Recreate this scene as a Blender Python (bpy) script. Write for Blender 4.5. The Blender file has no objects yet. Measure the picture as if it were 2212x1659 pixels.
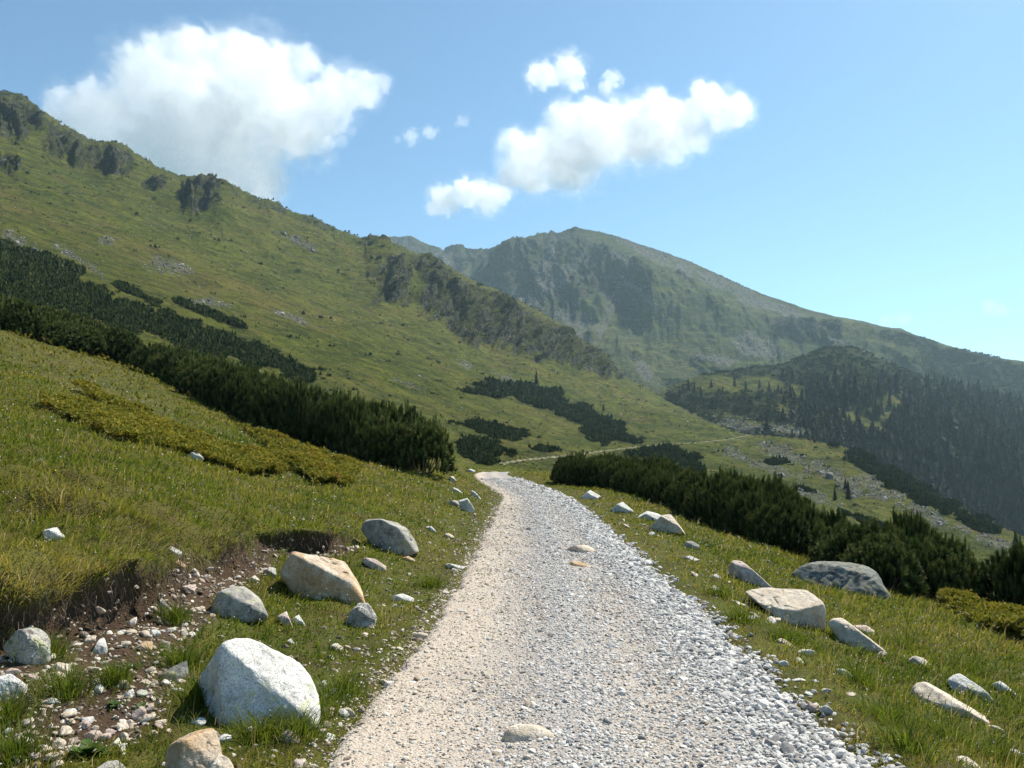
import bpy, math, random
import numpy as np
from mathutils import Vector, Matrix

scn = bpy.context.scene
LINK = scn.collection.objects.link
R = math.radians
random.seed(7)

# ------------------------------------------------------------------ camera, sky, sun, exposure
# Layout pixels below are measured on a 2212 x 1659 view of the photograph.
PW, PH, PF = 2212.0, 1659.0, 1703.0
PITCH = math.atan((965 - PH / 2) / PF)
EYE = np.array([0.0, 0.0, 1.6])
cam_d = bpy.data.cameras.new("camera")
cam_d.sensor_width = 36.0
cam_d.lens = 36.0 * PF / PW
cam_d.clip_start, cam_d.clip_end = 0.05, 30000.0
cam = bpy.data.objects.new("camera", cam_d)
cam.location = EYE
cam.rotation_euler = (math.pi / 2 + PITCH, 0, 0)
LINK(cam)
scn.camera = cam

SUN_AZ, SUN_EL = 47.0, 52.0
SUN = np.array([math.sin(R(SUN_AZ)) * math.cos(R(SUN_EL)), math.cos(R(SUN_AZ)) * math.cos(R(SUN_EL)), math.sin(R(SUN_EL))])
world = bpy.data.worlds.new("World")
scn.world = world
world.use_nodes = True
wn, wl = world.node_tree.nodes, world.node_tree.links
wn.clear()
w_sky = wn.new("ShaderNodeTexSky")
w_sky.sky_type = 'NISHITA'
w_sky.sun_disc = False
w_sky.sun_elevation = R(SUN_EL)
w_sky.sun_rotation = R(SUN_AZ)
w_sky.altitude = 1500
w_sky.air_density, w_sky.dust_density, w_sky.ozone_density = 1.0, 1.3, 1.5
w_bg = wn.new("ShaderNodeBackground")
w_bg.inputs["Strength"].default_value = 0.103
w_out = wn.new("ShaderNodeOutputWorld")
w_tint = wn.new("ShaderNodeMix")
w_tint.data_type, w_tint.blend_type = 'RGBA', 'MULTIPLY'
w_tint.inputs[0].default_value = 1.0
w_tint.inputs[7].default_value = (.76, 1.0, 1.0, 1)
wl.new(w_sky.outputs[0], w_tint.inputs[6])
wl.new(w_tint.outputs[2], w_bg.inputs[0])
wl.new(w_bg.outputs[0], w_out.inputs[0])

sun_d = bpy.data.lights.new("sun", 'SUN')
sun_d.energy, sun_d.angle, sun_d.color = 5.0, R(0.5), (1.0, 0.93, 0.80)
sun_o = bpy.data.objects.new("sun", sun_d)
sun_o.rotation_euler = Vector(SUN).to_track_quat('Z', 'Y').to_euler()
sun_o.location = SUN * 100
LINK(sun_o)

scn.view_settings.view_transform = 'Standard'
scn.view_settings.look = 'None'
scn.view_settings.exposure = 0.72
scn.view_settings.gamma = 1.0
scn.view_settings.use_curve_mapping = False
scn.render.engine = 'CYCLES'
scn.cycles.max_bounces = 24
scn.cycles.diffuse_bounces = 3
scn.cycles.transparent_max_bounces = 16
scn.cycles.volume_bounces = 24
scn.cycles.use_denoising = True
scn.cycles.denoiser = 'OPENIMAGEDENOISE'
scn.cycles.denoising_prefilter = 'FAST'
scn.cycles.use_adaptive_sampling = False
scn.cycles.sample_clamp_indirect = 4.0

# ------------------------------------------------------------------ numeric helpers
cP, sP = math.cos(PITCH), math.sin(PITCH)


def rays(px, py):
    """unit-Y rays through layout pixels"""
    px, py = np.asarray(px, float), np.asarray(py, float)
    a, c = (px - PW / 2) / PF, -(py - PH / 2) / PF
    y, z = cP - c * sP, sP + c * cP
    return np.stack([a / y, np.ones_like(a), z / y], -1)


def P3(px, py, d):
    return EYE + rays(px, py) * np.asarray(d, float)[..., None]


def to_px(p):
    q = np.asarray(p) - EYE
    f = q[..., 1] * cP + q[..., 2] * sP
    u = -q[..., 1] * sP + q[..., 2] * cP
    return PW / 2 + PF * q[..., 0] / f, PH / 2 - PF * u / f


def _h(ix, iy, iz, seed):
    n = (ix.astype(np.uint32) * np.uint32(374761393) + iy.astype(np.uint32) * np.uint32(668265263)
         + iz.astype(np.uint32) * np.uint32(2147483647 - 61) + np.uint32(seed * 7919 + 13))
    n = (n ^ (n >> np.uint32(13))) * np.uint32(1274126177)
    n = (n ^ (n >> np.uint32(16))) * np.uint32(2246822519)
    return n ^ (n >> np.uint32(15))


def noise3(x, y, z, seed=0):
    """gradient noise, about -0.7..0.7"""
    x, y, z = np.broadcast_arrays(np.asarray(x, float), np.asarray(y, float), np.asarray(z, float))
    xi, yi, zi = np.floor(x), np.floor(y), np.floor(z)
    fx, fy, fz = x - xi, y - yi, z - zi
    xi, yi, zi = xi.astype(np.int64), yi.astype(np.int64), zi.astype(np.int64)
    w = [f * f * f * (f * (f * 6 - 15) + 10) for f in (fx, fy, fz)]
    out = 0
    for dx in (0, 1):
        for dy in (0, 1):
            for dz in (0, 1):
                h = _h(xi + dx, yi + dy, zi + dz, seed)
                gx = (h & np.uint32(1023)).astype(float) / 511.5 - 1
                gy = ((h >> np.uint32(10)) & np.uint32(1023)).astype(float) / 511.5 - 1
                gz = ((h >> np.uint32(20)) & np.uint32(1023)).astype(float) / 511.5 - 1
                wt = (w[0] if dx else 1 - w[0]) * (w[1] if dy else 1 - w[1]) * (w[2] if dz else 1 - w[2])
                out = out + wt * (gx * (fx - dx) + gy * (fy - dy) + gz * (fz - dz))
    return out


def fbm(x, y, z, o=4, seed=0, gain=0.5, lac=2.03):
    a, s, t = 1.0, 0, 0
    for i in range(o):
        f = lac ** i
        s = s + a * noise3(x * f, y * f, z * f, seed + i)
        t += a
        a *= gain
    return s / t * 1.6


def ridged(x, y, z, o=4, seed=0, gain=0.5, lac=2.1):
    a, s, t = 1.0, 0, 0
    for i in range(o):
        f = lac ** i
        s = s + a * (1 - np.minimum(1, np.abs(noise3(x * f, y * f, z * f, seed + i)) * 2.6))
        t += a
        a *= gain
    return s / t


def sst(a, b, x):
    t = np.clip((np.asarray(x, float) - a) / (b - a), 0, 1)
    return t * t * (3 - 2 * t)


def inside(poly, x, y):
    poly = np.asarray(poly, float)
    r = np.zeros(np.shape(x), bool)
    n = len(poly)
    for i in range(n):
        x1, y1 = poly[i]
        x2, y2 = poly[(i + 1) % n]
        if y1 == y2:
            continue
        c = ((y1 > y) != (y2 > y)) & (x < (x2 - x1) * (y - y1) / (y2 - y1) + x1)
        r ^= c
    return r


def poly_dist(pts, x, y, closed=False):
    pts = np.asarray(pts, float)
    d = np.full(np.shape(x), 1e9)
    n = len(pts)
    for i in range(n if closed else n - 1):
        a, b = pts[i], pts[(i + 1) % n]
        ab = b - a
        t = np.clip(((x - a[0]) * ab[0] + (y - a[1]) * ab[1]) / max(1e-9, ab @ ab), 0, 1)
        d = np.minimum(d, np.hypot(x - a[0] - t * ab[0], y - a[1] - t * ab[1]))
    return d


def signed_in(poly, x, y):
    d = poly_dist(poly, x, y, True)
    return np.where(inside(poly, x, y), d, -d)


# ------------------------------------------------------------------ mesh and material helpers
def mesh_np(name, V, loops, counts, mats=(), smooth=True, attrs=None):
    V = np.asarray(V, np.float32)
    loops = np.asarray(loops, np.int32).ravel()
    counts = np.asarray(counts, np.int32)
    me = bpy.data.meshes.new(name)
    me.vertices.add(len(V))
    me.vertices.foreach_set("co", V.ravel())
    me.loops.add(len(loops))
    me.loops.foreach_set("vertex_index", loops)
    me.polygons.add(len(counts))
    st = np.zeros(len(counts), np.int32)
    st[1:] = np.cumsum(counts)[:-1]
    me.polygons.foreach_set("loop_start", st)
    me.polygons.foreach_set("use_smooth", np.full(len(counts), smooth, bool))
    me.update(calc_edges=True)
    for k, v in (attrs or {}).items():
        v = np.asarray(v, np.float32)
        if v.ndim == 1:
            me.attributes.new(k, 'FLOAT', 'POINT').data.foreach_set("value", v)
        else:
            me.attributes.new(k, 'FLOAT_VECTOR', 'POINT').data.foreach_set("vector", v.ravel())
    for m in mats:
        me.materials.append(m)
    return me


def uni(F):
    F = np.asarray(F)
    return F.ravel(), np.full(len(F), F.shape[1])


def add_obj(name, me, parent=None, label=None, cat=None, group=None, kind=None, loc=None):
    o = bpy.data.objects.new(name, me)
    LINK(o)
    if parent is not None:
        o.parent = parent
    if loc is not None:
        o.location = loc
    for k, v in (("label", label), ("category", cat), ("group", group), ("kind", kind)):
        if v:
            o[k] = v
    return o


def grid_faces(nr, nc):
    i = np.arange(nr * nc).reshape(nr, nc)
    return np.stack([i[:-1, :-1], i[:-1, 1:], i[1:, 1:], i[1:, :-1]], -1).reshape(-1, 4)


class NT:
    """short node-tree writer"""

    def __init__(self, name, rough=0.9, spec=0.2):
        self.m = bpy.data.materials.new(name)
        self.m.use_nodes = True
        self.t = self.m.node_tree
        self.t.nodes.clear()
        self.out = self.n("OutputMaterial")
        self.b = self.n("BsdfPrincipled")
        self.b.inputs["Roughness"].default_value = rough
        self.b.inputs["Specular IOR Level"].default_value = spec
        self.l(self.b.outputs[0], self.out.inputs[0])

    def n(self, kind, **kw):
        nd = self.t.nodes.new("ShaderNode" + kind)
        for k, v in kw.items():
            setattr(nd, k, v)
        return nd

    def l(self, a, b):
        self.t.links.new(a, b)

    def set(self, sock, v):
        if hasattr(v, "is_output"):
            self.l(v, sock)
        else:
            sock.default_value = (*v, 1.0) if isinstance(v, tuple) and len(v) == 3 and sock.type == 'RGBA' else v

    def pos(self):
        return self.n("NewGeometry").outputs["Position"]

    def objco(self):
        return self.n("TexCoord").outputs["Object"]

    def attr(self, name, vec=False):
        return self.n("Attribute", attribute_name=name).outputs["Vector" if vec else "Fac"]

    def scale(self, v, s):
        nd = self.n("VectorMath", operation='MULTIPLY')
        self.l(v, nd.inputs[0])
        nd.inputs[1].default_value = s if isinstance(s, tuple) else (s, s, s)
        return nd.outputs[0]

    def noise(self, vec, scale, detail=4, rough=0.55, dist=0.0):
        nd = self.n("TexNoise")
        self.l(vec, nd.inputs["Vector"])
        nd.inputs["Scale"].default_value = scale
        nd.inputs["Detail"].default_value = detail
        nd.inputs["Roughness"].default_value = rough
        nd.inputs["Distortion"].default_value = dist
        return nd.outputs[0]

    def voro(self, vec, scale, feat='F1', out="Distance", rnd=1.0):
        nd = self.n("TexVoronoi", feature=feat)
        self.l(vec, nd.inputs["Vector"])
        nd.inputs["Scale"].default_value = scale
        nd.inputs["Randomness"].default_value = rnd
        return nd.outputs[out]

    def ramp(self, fac, stops, interp='LINEAR'):
        nd = self.n("ValToRGB")
        nd.color_ramp.interpolation = interp
        e = nd.color_ramp.elements
        while len(e) < len(stops):
            e.new(0.5)
        for k, (p, c) in enumerate(stops):
            e[k].position = p
            e[k].color = (*c, 1) if isinstance(c, tuple) else (c, c, c, 1)
        self.l(fac, nd.inputs[0])
        return nd.outputs[0]

    def mapr(self, v, a, b, c=0.0, d=1.0):
        nd = self.n("MapRange")
        self.l(v, nd.inputs[0])
        for i, x in enumerate((a, b, c, d)):
            nd.inputs[i + 1].default_value = x
        return nd.outputs[0]

    def math(self, op, a, b=0.0, clamp=False):
        nd = self.n("Math", operation=op, use_clamp=clamp)
        self.set(nd.inputs[0], a)
        self.set(nd.inputs[1], b)
        return nd.outputs[0]

    def mix(self, fac, a, b, blend='MIX'):
        nd = self.n("Mix", data_type='RGBA', blend_type=blend)
        self.set(nd.inputs[0], fac)
        self.set(nd.inputs[6], a)
        self.set(nd.inputs[7], b)
        return nd.outputs[2]

    def bump(self, h, strength=0.5, dist=0.02, prev=None):
        nd = self.n("Bump")
        nd.inputs["Strength"].default_value = strength
        nd.inputs["Distance"].default_value = dist
        self.l(h, nd.inputs["Height"])
        if prev is not None:
            self.l(prev, nd.inputs["Normal"])
        return nd.outputs[0]

    def done(self, color=None, normal=None, rough=None):
        if color is not None:
            self.set(self.b.inputs["Base Color"], color)
        if normal is not None:
            self.l(normal, self.b.inputs["Normal"])
        if rough is not None:
            self.set(self.b.inputs["Roughness"], rough)
        return self.m

# ------------------------------------------------------------------ near ground: height field h(x, y)
LD = np.array([-8, 2, 4, 5.2, 6.2, 7.4, 10.6, 15, 20, 25, 30, 37, 44, 50, 56, 64, 76, 100.])
LX = np.array([-1.05, -1.0, -.95, -.9, -.82, -.72, -.6, -.49, -.38, -.31, -.72, -1.5, -2.07, -2.3, -2.0, -.6, 2.6, 8.])
RD = np.array([-8, 2, 4, 5, 6.2, 7.7, 9.4, 14.8, 20, 25, 29, 38, 47, 52, 58, 66, 78, 100.])
RX = np.array([1.9, 1.88, 1.84, 1.78, 1.8, 1.87, 1.84, 1.87, 1.86, 1.72, 1.45, .5, -.3, -.3, .3, 2.2, 5.4, 11.])


def smooth_interp(x, xs, ys):
    """pchip-like cubic through the table"""
    x = np.asarray(x, float)
    h = np.diff(xs)
    dl = np.diff(ys) / h
    m = np.zeros_like(ys)
    m[1:-1] = np.where(dl[:-1] * dl[1:] > 0, 2 * dl[:-1] * dl[1:] / (dl[:-1] + dl[1:] + 1e-12), 0)
    m[0], m[-1] = dl[0], dl[-1]
    i = np.clip(np.searchsorted(xs, x) - 1, 0, len(xs) - 2)
    t = np.clip((x - xs[i]) / h[i], 0, 1)
    return ((2 * t**3 - 3 * t**2 + 1) * ys[i] + (t**3 - 2 * t**2 + t) * h[i] * m[i]
            + (-2 * t**3 + 3 * t**2) * ys[i + 1] + (t**3 - t**2) * h[i] * m[i + 1])


def path_l(y):
    return smooth_interp(y, LD, LX)


def path_r(y):
    return smooth_interp(y, RD, RX)


CP = []
for px, py, d in [(-300, 1000, 8.5), (-300, 800, 20), (-300, 640, 45), (0, 1000, 9.5), (0, 812, 20), (0, 715, 42),
                  (200, 1100, 8.2), (200, 900, 17), (200, 772, 40), (400, 1000, 13), (400, 858, 31), (560, 930, 27),
                  (560, 1060, 14), (750, 990, 25), (750, 1100, 13), (900, 1030, 24), (965, 1022, 28), (1000, 1000, 40),
                  (60, 1440, 4.7), (250, 1380, 5.3), (560, 1190, 9.4), (1240, 1040, 36), (1400, 1078, 27)]:
    CP.append(P3(px, py, np.array(float(d))))
CP += [(-2.6, 3.9, .12), (-1.35, 4, .03), (-1.6, 5.2, .05), (-2.0, 7.4, .14), (-1.3, 7.4, .05), (-1.5, 12, .22), (-1.4, 17, .28),
       (3.1, 8.5, -.33), (2.5, 5.1, -.16), (3.35, 5.1, -.42), (8.3, 13, -1.26), (6.3, 18, -.88), (12, 13, -2.4), (10, 5, -2.1), (15, 25, -3.6),
       (-4, -4, .7), (5, -4, -.7), (-8, 0, 2.0), (8, 0, -1.6), (-20, 5, 6), (-12, 75, 0.6), (-28, 75, 5), (-50, 75, 11), (-45, 40, 11.5),
       (3, 56, -.25), (6, 70, -2.2), (6, 90, -4.5), (18, 60, -7), (30, 45, -9), (45, 30, -12), (-2, 60, -.1), (-8, 60, .7)]
for y in (-6., 0., 4., 8., 12., 18., 25., 36., 45., 52.):
    l, r = float(path_l(y)), float(path_r(y))
    for t in (0, .5, 1):
        CP.append((l + (r - l) * t, y, -.12 if y > 50 else 0.0))
CP = np.array([tuple(c) for c in CP])


def _tpsk(r2):
    return 0.5 * r2 * np.log(r2 + 1e-9)


def _w(x, y):     # squash far distances so the spline stays local near the eye
    k = 1.0 / np.sqrt(9 + y * y * .35 + x * x * .2)
    return x * k * 6, np.log(np.maximum(y + 14, 1)) * 9


def tps_fit(c, lam=2e-3):
    x, y = _w(c[:, 0], c[:, 1])
    n = len(c)
    K = _tpsk((x[:, None] - x)**2 + (y[:, None] - y)**2) + np.eye(n) * lam
    Pm = np.stack([np.ones(n), x, y], 1)
    A = np.block([[K, Pm], [Pm.T, np.zeros((3, 3))]])
    return x, y, np.linalg.solve(A, np.r_[c[:, 2], 0, 0, 0])


TX, TY, TW = tps_fit(CP)


def h_base(x, y):
    x, y = np.asarray(x, float), np.asarray(y, float)
    wx, wy = _w(x, y)
    z = TW[-3] + TW[-2] * wx + TW[-1] * wy
    for i in range(len(TX)):
        z = z + TW[i] * _tpsk((wx - TX[i])**2 + (wy - TY[i])**2)
    l, r = path_l(y), path_r(y)
    out = np.maximum(np.maximum(l - x, x - r), 0)
    zp = -0.12 * sst(45, 52, y) - 4.0 * np.maximum(0, (y - 54) / 40.0)**1.3
    return zp + (z - zp) * sst(0.0, 1.1, out)


def cast(px, py, hf, d0=2.2, d1=130.0, n=700):
    """where rays through layout pixels first meet the height field hf"""
    px, py = np.atleast_1d(np.asarray(px, float)), np.atleast_1d(np.asarray(py, float))
    ry = rays(px, py)
    ds = np.geomspace(d0, d1, n)
    p = EYE + ry[:, None, :] * ds[None, :, None]
    below = p[..., 2] < hf(p[..., 0], p[..., 1])
    k = np.where(below.any(1), below.argmax(1), n - 1)
    return p[np.arange(len(px)), k]


# turf bank: the foot line of the eroded edge, uphill side is raised
BANK_PX = [(-420, 1440), (-120, 1400), (0, 1385), (90, 1372), (180, 1345), (330, 1332), (352, 1290), (338, 1215), (430, 1222), (530, 1217), (556, 1172), (640, 1190), (715, 1196), (770, 1165)]
_b = cast([p[0] for p in BANK_PX], [p[1] for p in BANK_PX], h_base)[:, :2]
BANK = [tuple(p) for p in _b]
TURF = BANK + [(-1.9, 14.5), (-3, 30), (-60, 30), (-60, 2.0)]
SOIL_PX = BANK_PX[1:-1] + [(760, 1200), (650, 1215), (600, 1200), (560, 1260), (470, 1300), (450, 1350), (400, 1400), (360, 1420), (420, 1450), (400, 1500), (330, 1540), (300, 1600), (150, 1640), (40, 1660), (-100, 1700)]
_s = cast([p[0] for p in SOIL_PX], [p[1] for p in SOIL_PX], h_base)[:, :2]
SOIL = [tuple(p) for p in _s]


def bank_amp(x, y):
    # the step is tallest at the left and low at the far right end
    a = np.interp(y, [3, 4.6, 5.6, 6.6, 7.4, 9, 10, 11.5], [.30, .38, .36, .20, .26, .26, .20, 0])
    return a * np.clip(.88 + 1.3 * fbm(np.asarray(x, float) * 1.15, np.asarray(y, float) * 1.15, .3, 2, 43), .12, 1.15)


def h_full(x, y):
    x, y = np.asarray(x, float), np.asarray(y, float)
    z = h_base(x, y)
    l, r = path_l(y), path_r(y)
    out = np.maximum(np.maximum(l - x, x - r), 0)
    off = sst(.05, .6, out)
    far = sst(3, 30, y)
    # clip work to where the bank matters
    m = (y < 16) & (x < 0)
    st = np.zeros_like(z)
    if m.any():
        xm, ym = x[m], y[m]
        wob = .10 * fbm(xm * 2.3, ym * 2.3, 0, 3, 41)
        sd = signed_in(TURF, xm + wob, ym + wob * .6)
        st[m] = bank_amp(xm, ym) * (sst(-.05, .10, sd) - .15 * sst(.1, .8, sd)) - .05 * np.exp(-((sd + .08) / .12)**2)
    z = z + st * off
    z = z + off * (.10 * fbm(x * .45, y * .45, 0, 3, 3) * (1 + far) + .045 * fbm(x * 2.1, y * 2.1, 0, 3, 5) + .02 * fbm(x * 7, y * 7, 0, 2, 9))
    z = z - .035 * (1 - sst(0, .12, out))
    return z


gy = np.concatenate([np.linspace(-8, 2.4, 24)[:-1], np.arange(2.4, 13, .05), np.geomspace(13, 110, 210)])
gx = np.concatenate([-np.geomspace(6.5, 75, 80)[::-1], np.arange(-6.45, 5.0, .06), np.geomspace(5.0, 60, 80)])
GX, GY = np.meshgrid(gx, gy)
GZ = h_full(GX, GY)
NR, NC = GX.shape


def hg(x, y):
    """fast bilinear ground height"""
    x, y = np.clip(np.asarray(x, float), gx[0], gx[-1] - 1e-6), np.clip(np.asarray(y, float), gy[0], gy[-1] - 1e-6)
    i = np.clip(np.searchsorted(gx, x, 'right') - 1, 0, len(gx) - 2)
    j = np.clip(np.searchsorted(gy, y, 'right') - 1, 0, len(gy) - 2)
    u, v = (x - gx[i]) / (gx[i + 1] - gx[i]), (y - gy[j]) / (gy[j + 1] - gy[j])
    return (GZ[j, i] * (1 - u) + GZ[j, i + 1] * u) * (1 - v) + (GZ[j + 1, i] * (1 - u) + GZ[j + 1, i + 1] * u) * v


def soil_mask(x, y):
    x, y = np.asarray(x, float), np.asarray(y, float)
    w = .16 * fbm(x * 2.6, y * 2.6, 0, 4, 21)
    s = np.full(np.shape(x), -5.0)
    m = (y < 14) & (x < .5)
    if m.any():
        s[m] = signed_in(SOIL, x[m], y[m])
    s = s + w
    base = sst(-.10, .10, s)
    patch = sst(.50, .66, fbm(x * 1.1, y * 1.1, 0, 4, 77) + .1 * fbm(x * 5, y * 5, 0, 2, 78)) * (x < path_l(y)) * (x > path_l(y) - 2.2) * (y < 26)
    wall = np.zeros(np.shape(x))
    if m.any():
        xm, ym = x[m], y[m]
        wob = .10 * fbm(xm * 2.3, ym * 2.3, 0, 3, 41)
        sd = signed_in(TURF, xm + wob, ym + wob * .6)
        wall[m] = sst(-.40, -.15, sd) * (1 - sst(.03, .09, sd)) * sst(.08, .15, bank_amp(xm, ym)) * sst(.5, 1.1, path_l(ym) - xm)
    return np.clip(np.maximum(base + .7 * patch, wall), 0, 1)


g_soil = soil_mask(GX, GY)


def ground_mat():
    t = NT("ground_turf", .95, .1)
    p = t.pos()
    n1, n2, n3 = t.noise(p, .35, 5), t.noise(p, 3.0, 5, .65), t.noise(p, 28, 4, .7)
    turf = t.ramp(n1, [(.3, (.050, .066, .012)), (.5, (.085, .090, .018)), (.7, (.11, .092, .026))])
    turf = t.mix(t.mapr(n2, .4, .75), turf, (.05, .034, .016))
    soil = t.ramp(n3, [(.25, (.030, .020, .013)), (.5, (.075, .050, .034)), (.75, (.15, .105, .075))])
    soil = t.mix(t.mapr(n2, .3, .7), soil, (.055, .036, .022))
    col = t.mix(t.attr("soil"), turf, soil)
    v = t.voro(p, 55)
    nm = t.bump(t.math('ADD', n3, t.math('MULTIPLY', v, .6)), .9, .02)
    return t.done(col, nm)


gm = ground_mat()
# the turf lip leans out over the hollow below it
def lip_shift(x, y):
    dx, dy = np.zeros(np.shape(x)), np.zeros(np.shape(x))
    m = (y < 13) & (x < 0) & (y > 2.3)
    xm, ym = x[m], y[m]
    w0 = .10 * fbm(xm * 2.3, ym * 2.3, 0, 3, 41)
    a, b_ = xm + w0, ym + w0 * .6
    sd, e = signed_in(TURF, a, b_), .03
    gxn, gyn = (signed_in(TURF, a + e, b_) - sd) / e, (signed_in(TURF, a, b_ + e) - sd) / e
    irr = np.clip(.75 + .9 * fbm(xm * 4, ym * 4, 0, 3, 42), .1, 1.4)
    pu = bank_amp(xm, ym) * (.50 * irr * sst(.0, .10, sd) * (1 - sst(.12, .60, sd)) - .35 * np.exp(-((sd + .02) / .06)**2))
    dx[m], dy[m] = -gxn * pu, -gyn * pu
    return dx, dy


_dx, _dy = lip_shift(GX, GY)
GX2, GY2 = GX + _dx, GY + _dy
add_obj("ground", mesh_np("ground", np.stack([GX2, GY2, GZ], -1).reshape(-1, 3), *uni(grid_faces(NR, NC)), [gm], True, {"soil": g_soil.ravel()}), kind="structure")

# ------------------------------------------------------------------ gravel path
py_ = np.concatenate([np.arange(-7, 2.5, .25), np.arange(2.5, 12, .035), np.geomspace(12, 80, 260)])
pu = np.linspace(-.16, 1.16, 110)
PYG, PUG = np.meshgrid(py_, pu, indexing='ij')
Lw, Rw = path_l(PYG), path_r(PYG)
PXG = Lw + (Rw - Lw) * PUG
edge = np.minimum(PUG, 1 - PUG) * (Rw - Lw) + .13 * fbm(PXG * 1.7, PYG * 1.7, 3.3, 4, 31) + .05 * fbm(PXG * 8, PYG * 8, 1.3, 2, 32)


def path_z(x, y, u):
    return hg(x, y)


rut = -.022 * (np.exp(-((PUG - .26) / .12)**2) + np.exp(-((PUG - .66) / .10)**2)) + .02 * np.exp(-((PUG - .47) / .12)**2)
PZ0 = -0.12 * sst(45, 52, PYG) - 4.0 * np.maximum(0, (PYG - 54) / 40.0)**1.3
PZG = PZ0 + .012 + rut + .012 * fbm(PXG * 3, PYG * 1.6, 0, 4, 33) + .006 * fbm(PXG * 14, PYG * 14, 0, 3, 34) - .13 * (1 - sst(-.10, .07, edge))


def path_mat():
    t = NT("path_gravel", .95, .15)
    p, u = t.pos(), t.attr("across")
    n1, n2, n3 = t.noise(p, 1.2, 5, .6), t.noise(p, 9, 4, .6), t.noise(p, 60, 3, .6)
    dirt = t.ramp(n3, [(.25, (.27, .22, .17)), (.5, (.44, .375, .305)), (.78, (.57, .505, .43))])
    dirt = t.mix(t.mapr(n1, .55, .8), dirt, (.36, .285, .215))
    vc = t.voro(p, 62, 'F1', "Color")
    sep = t.n("SeparateColor")
    t.l(vc, sep.inputs[0])
    grav = t.ramp(sep.outputs[0], [(0, (.20, .20, .21)), (.5, (.36, .355, .36)), (1, (.52, .51, .50))])
    vd = t.voro(p, 62)
    grav = t.mix(t.mapr(vd, .45, .75), grav, (.13, .115, .10))
    fac = t.math('ADD', u, t.math('MULTIPLY', t.math('SUBTRACT', n1, .5), .45))
    fac = t.math('ADD', fac, t.math('MULTIPLY', t.math('SUBTRACT', n2, .5), .25))
    wgt = t.ramp(fac, [(.15, .0), (.45, .75), (.58, .5), (.68, .4), (.82, .9), (1.0, 1.0)])
    col = t.mix(wgt, dirt, grav)
    nm = t.bump(t.math('MULTIPLY', vd, -1.0), .7, .012)
    nm = t.bump(n3, .5, .006, nm)
    return t.done(col, nm)


add_obj("path", mesh_np("path", np.stack([PXG, PYG, PZG], -1).reshape(-1, 3), *uni(grid_faces(*PXG.shape)), [path_mat()], True, {"across": PUG.ravel()}), kind="structure")


# ------------------------------------------------------------------ big terrain: lofted hillsides
class Loft:
    """A hillside as rows of curves from foot to ridge. Each curve: list of (px, py, depth). A back slope follows behind the ridge."""

    def __init__(self, cols, curves, rows, back=(250., -160.), tpos=None, nback=14):
        self.cols = np.asarray(cols, float)
        K = []
        for c in curves:
            c = np.array(c, float)
            K.append(P3(self.cols, np.interp(self.cols, c[:, 0], c[:, 1]), smooth_interp(self.cols, c[:, 0], c[:, 2])))
        K = np.stack(K, 0)                                   # curve, col, 3
        D = K[..., 1]
        tk = np.linspace(0, 1, len(curves)) if tpos is None else np.asarray(tpos, float)
        t = np.linspace(0, 1, rows) if np.isscalar(rows) else np.asarray(rows)
        self.t = t
        d = np.zeros((len(t), len(self.cols)))
        z = np.zeros_like(d)
        for j in range(len(self.cols)):
            d[:, j] = smooth_interp(t, tk, D[:, j])
            z[:, j] = smooth_interp(t, tk, K[:, j, 2])
        u = rays(self.cols, np.full(len(self.cols), 900.))[:, 0]
        # keep image columns upright: x = y * tan(column), corrected for pitch row by row
        e = (z - EYE[2]) / d
        a = (self.cols - PW / 2) / PF
        x = d * a[None, :] * (cP + e * sP)
        self.front = len(t)
        B = [np.stack([x, d, z], -1)]
        top = B[0][-1]
        for k in range(1, nback + 1):
            f = k / nback
            o = top.copy()
            o[:, 1] += back[0] * f
            o[:, 0] += (top[:, 0] / top[:, 1]) * back[0] * f
            o[:, 2] += back[1] * (f ** 1.15)
            B.append(o[None])
        self.P = np.concatenate(B, 0)
        self.up = None

    def normals(self):
        gu = np.gradient(self.P, axis=1)
        gv = np.gradient(self.P, axis=0)
        n = np.cross(gu, gv)
        n /= np.linalg.norm(n, axis=-1, keepdims=True) + 1e-9
        return n

    def px(self):
        return to_px(self.P)

    def at(self, px, py):
        """indices of the front surface nearest to layout pixels (nearest hit first)"""
        X, Y = self._xy
        out = []
        for a, b in zip(np.atleast_1d(px), np.atleast_1d(py)):
            j = int(np.clip(np.searchsorted(self.cols, a), 0, len(self.cols) - 1))
            yy = Y[:self.front, j]
            k = np.nonzero(yy <= b)[0]
            out.append((int(k[0]) if len(k) else self.front - 1, j))
        return out

    def finish(self):
        self._xy = self.px()


def fill_mask(X, Y, blobs, warp=1.0, seed=0, soft=.35, sx=60.):
    """soft union of rotated ellipses (px, py, rx, ry, degrees) laid out on the hillside, with ragged edges"""
    m = np.zeros_like(X)
    wx = warp * (fbm(X / sx, Y / sx, .5, 4, seed + 1)) * .55
    for (cx, cy, rx, ry, a) in blobs:
        c, s = math.cos(R(a)), math.sin(R(a))
        dx, dy = X - cx, Y - cy
        p, q = (dx * c + dy * s) / rx, (-dx * s + dy * c) / ry
        r = np.sqrt(p * p + q * q) + wx
        m = np.maximum(m, 1 - sst(1 - soft, 1 + soft * .4, r))
    return m

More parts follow.
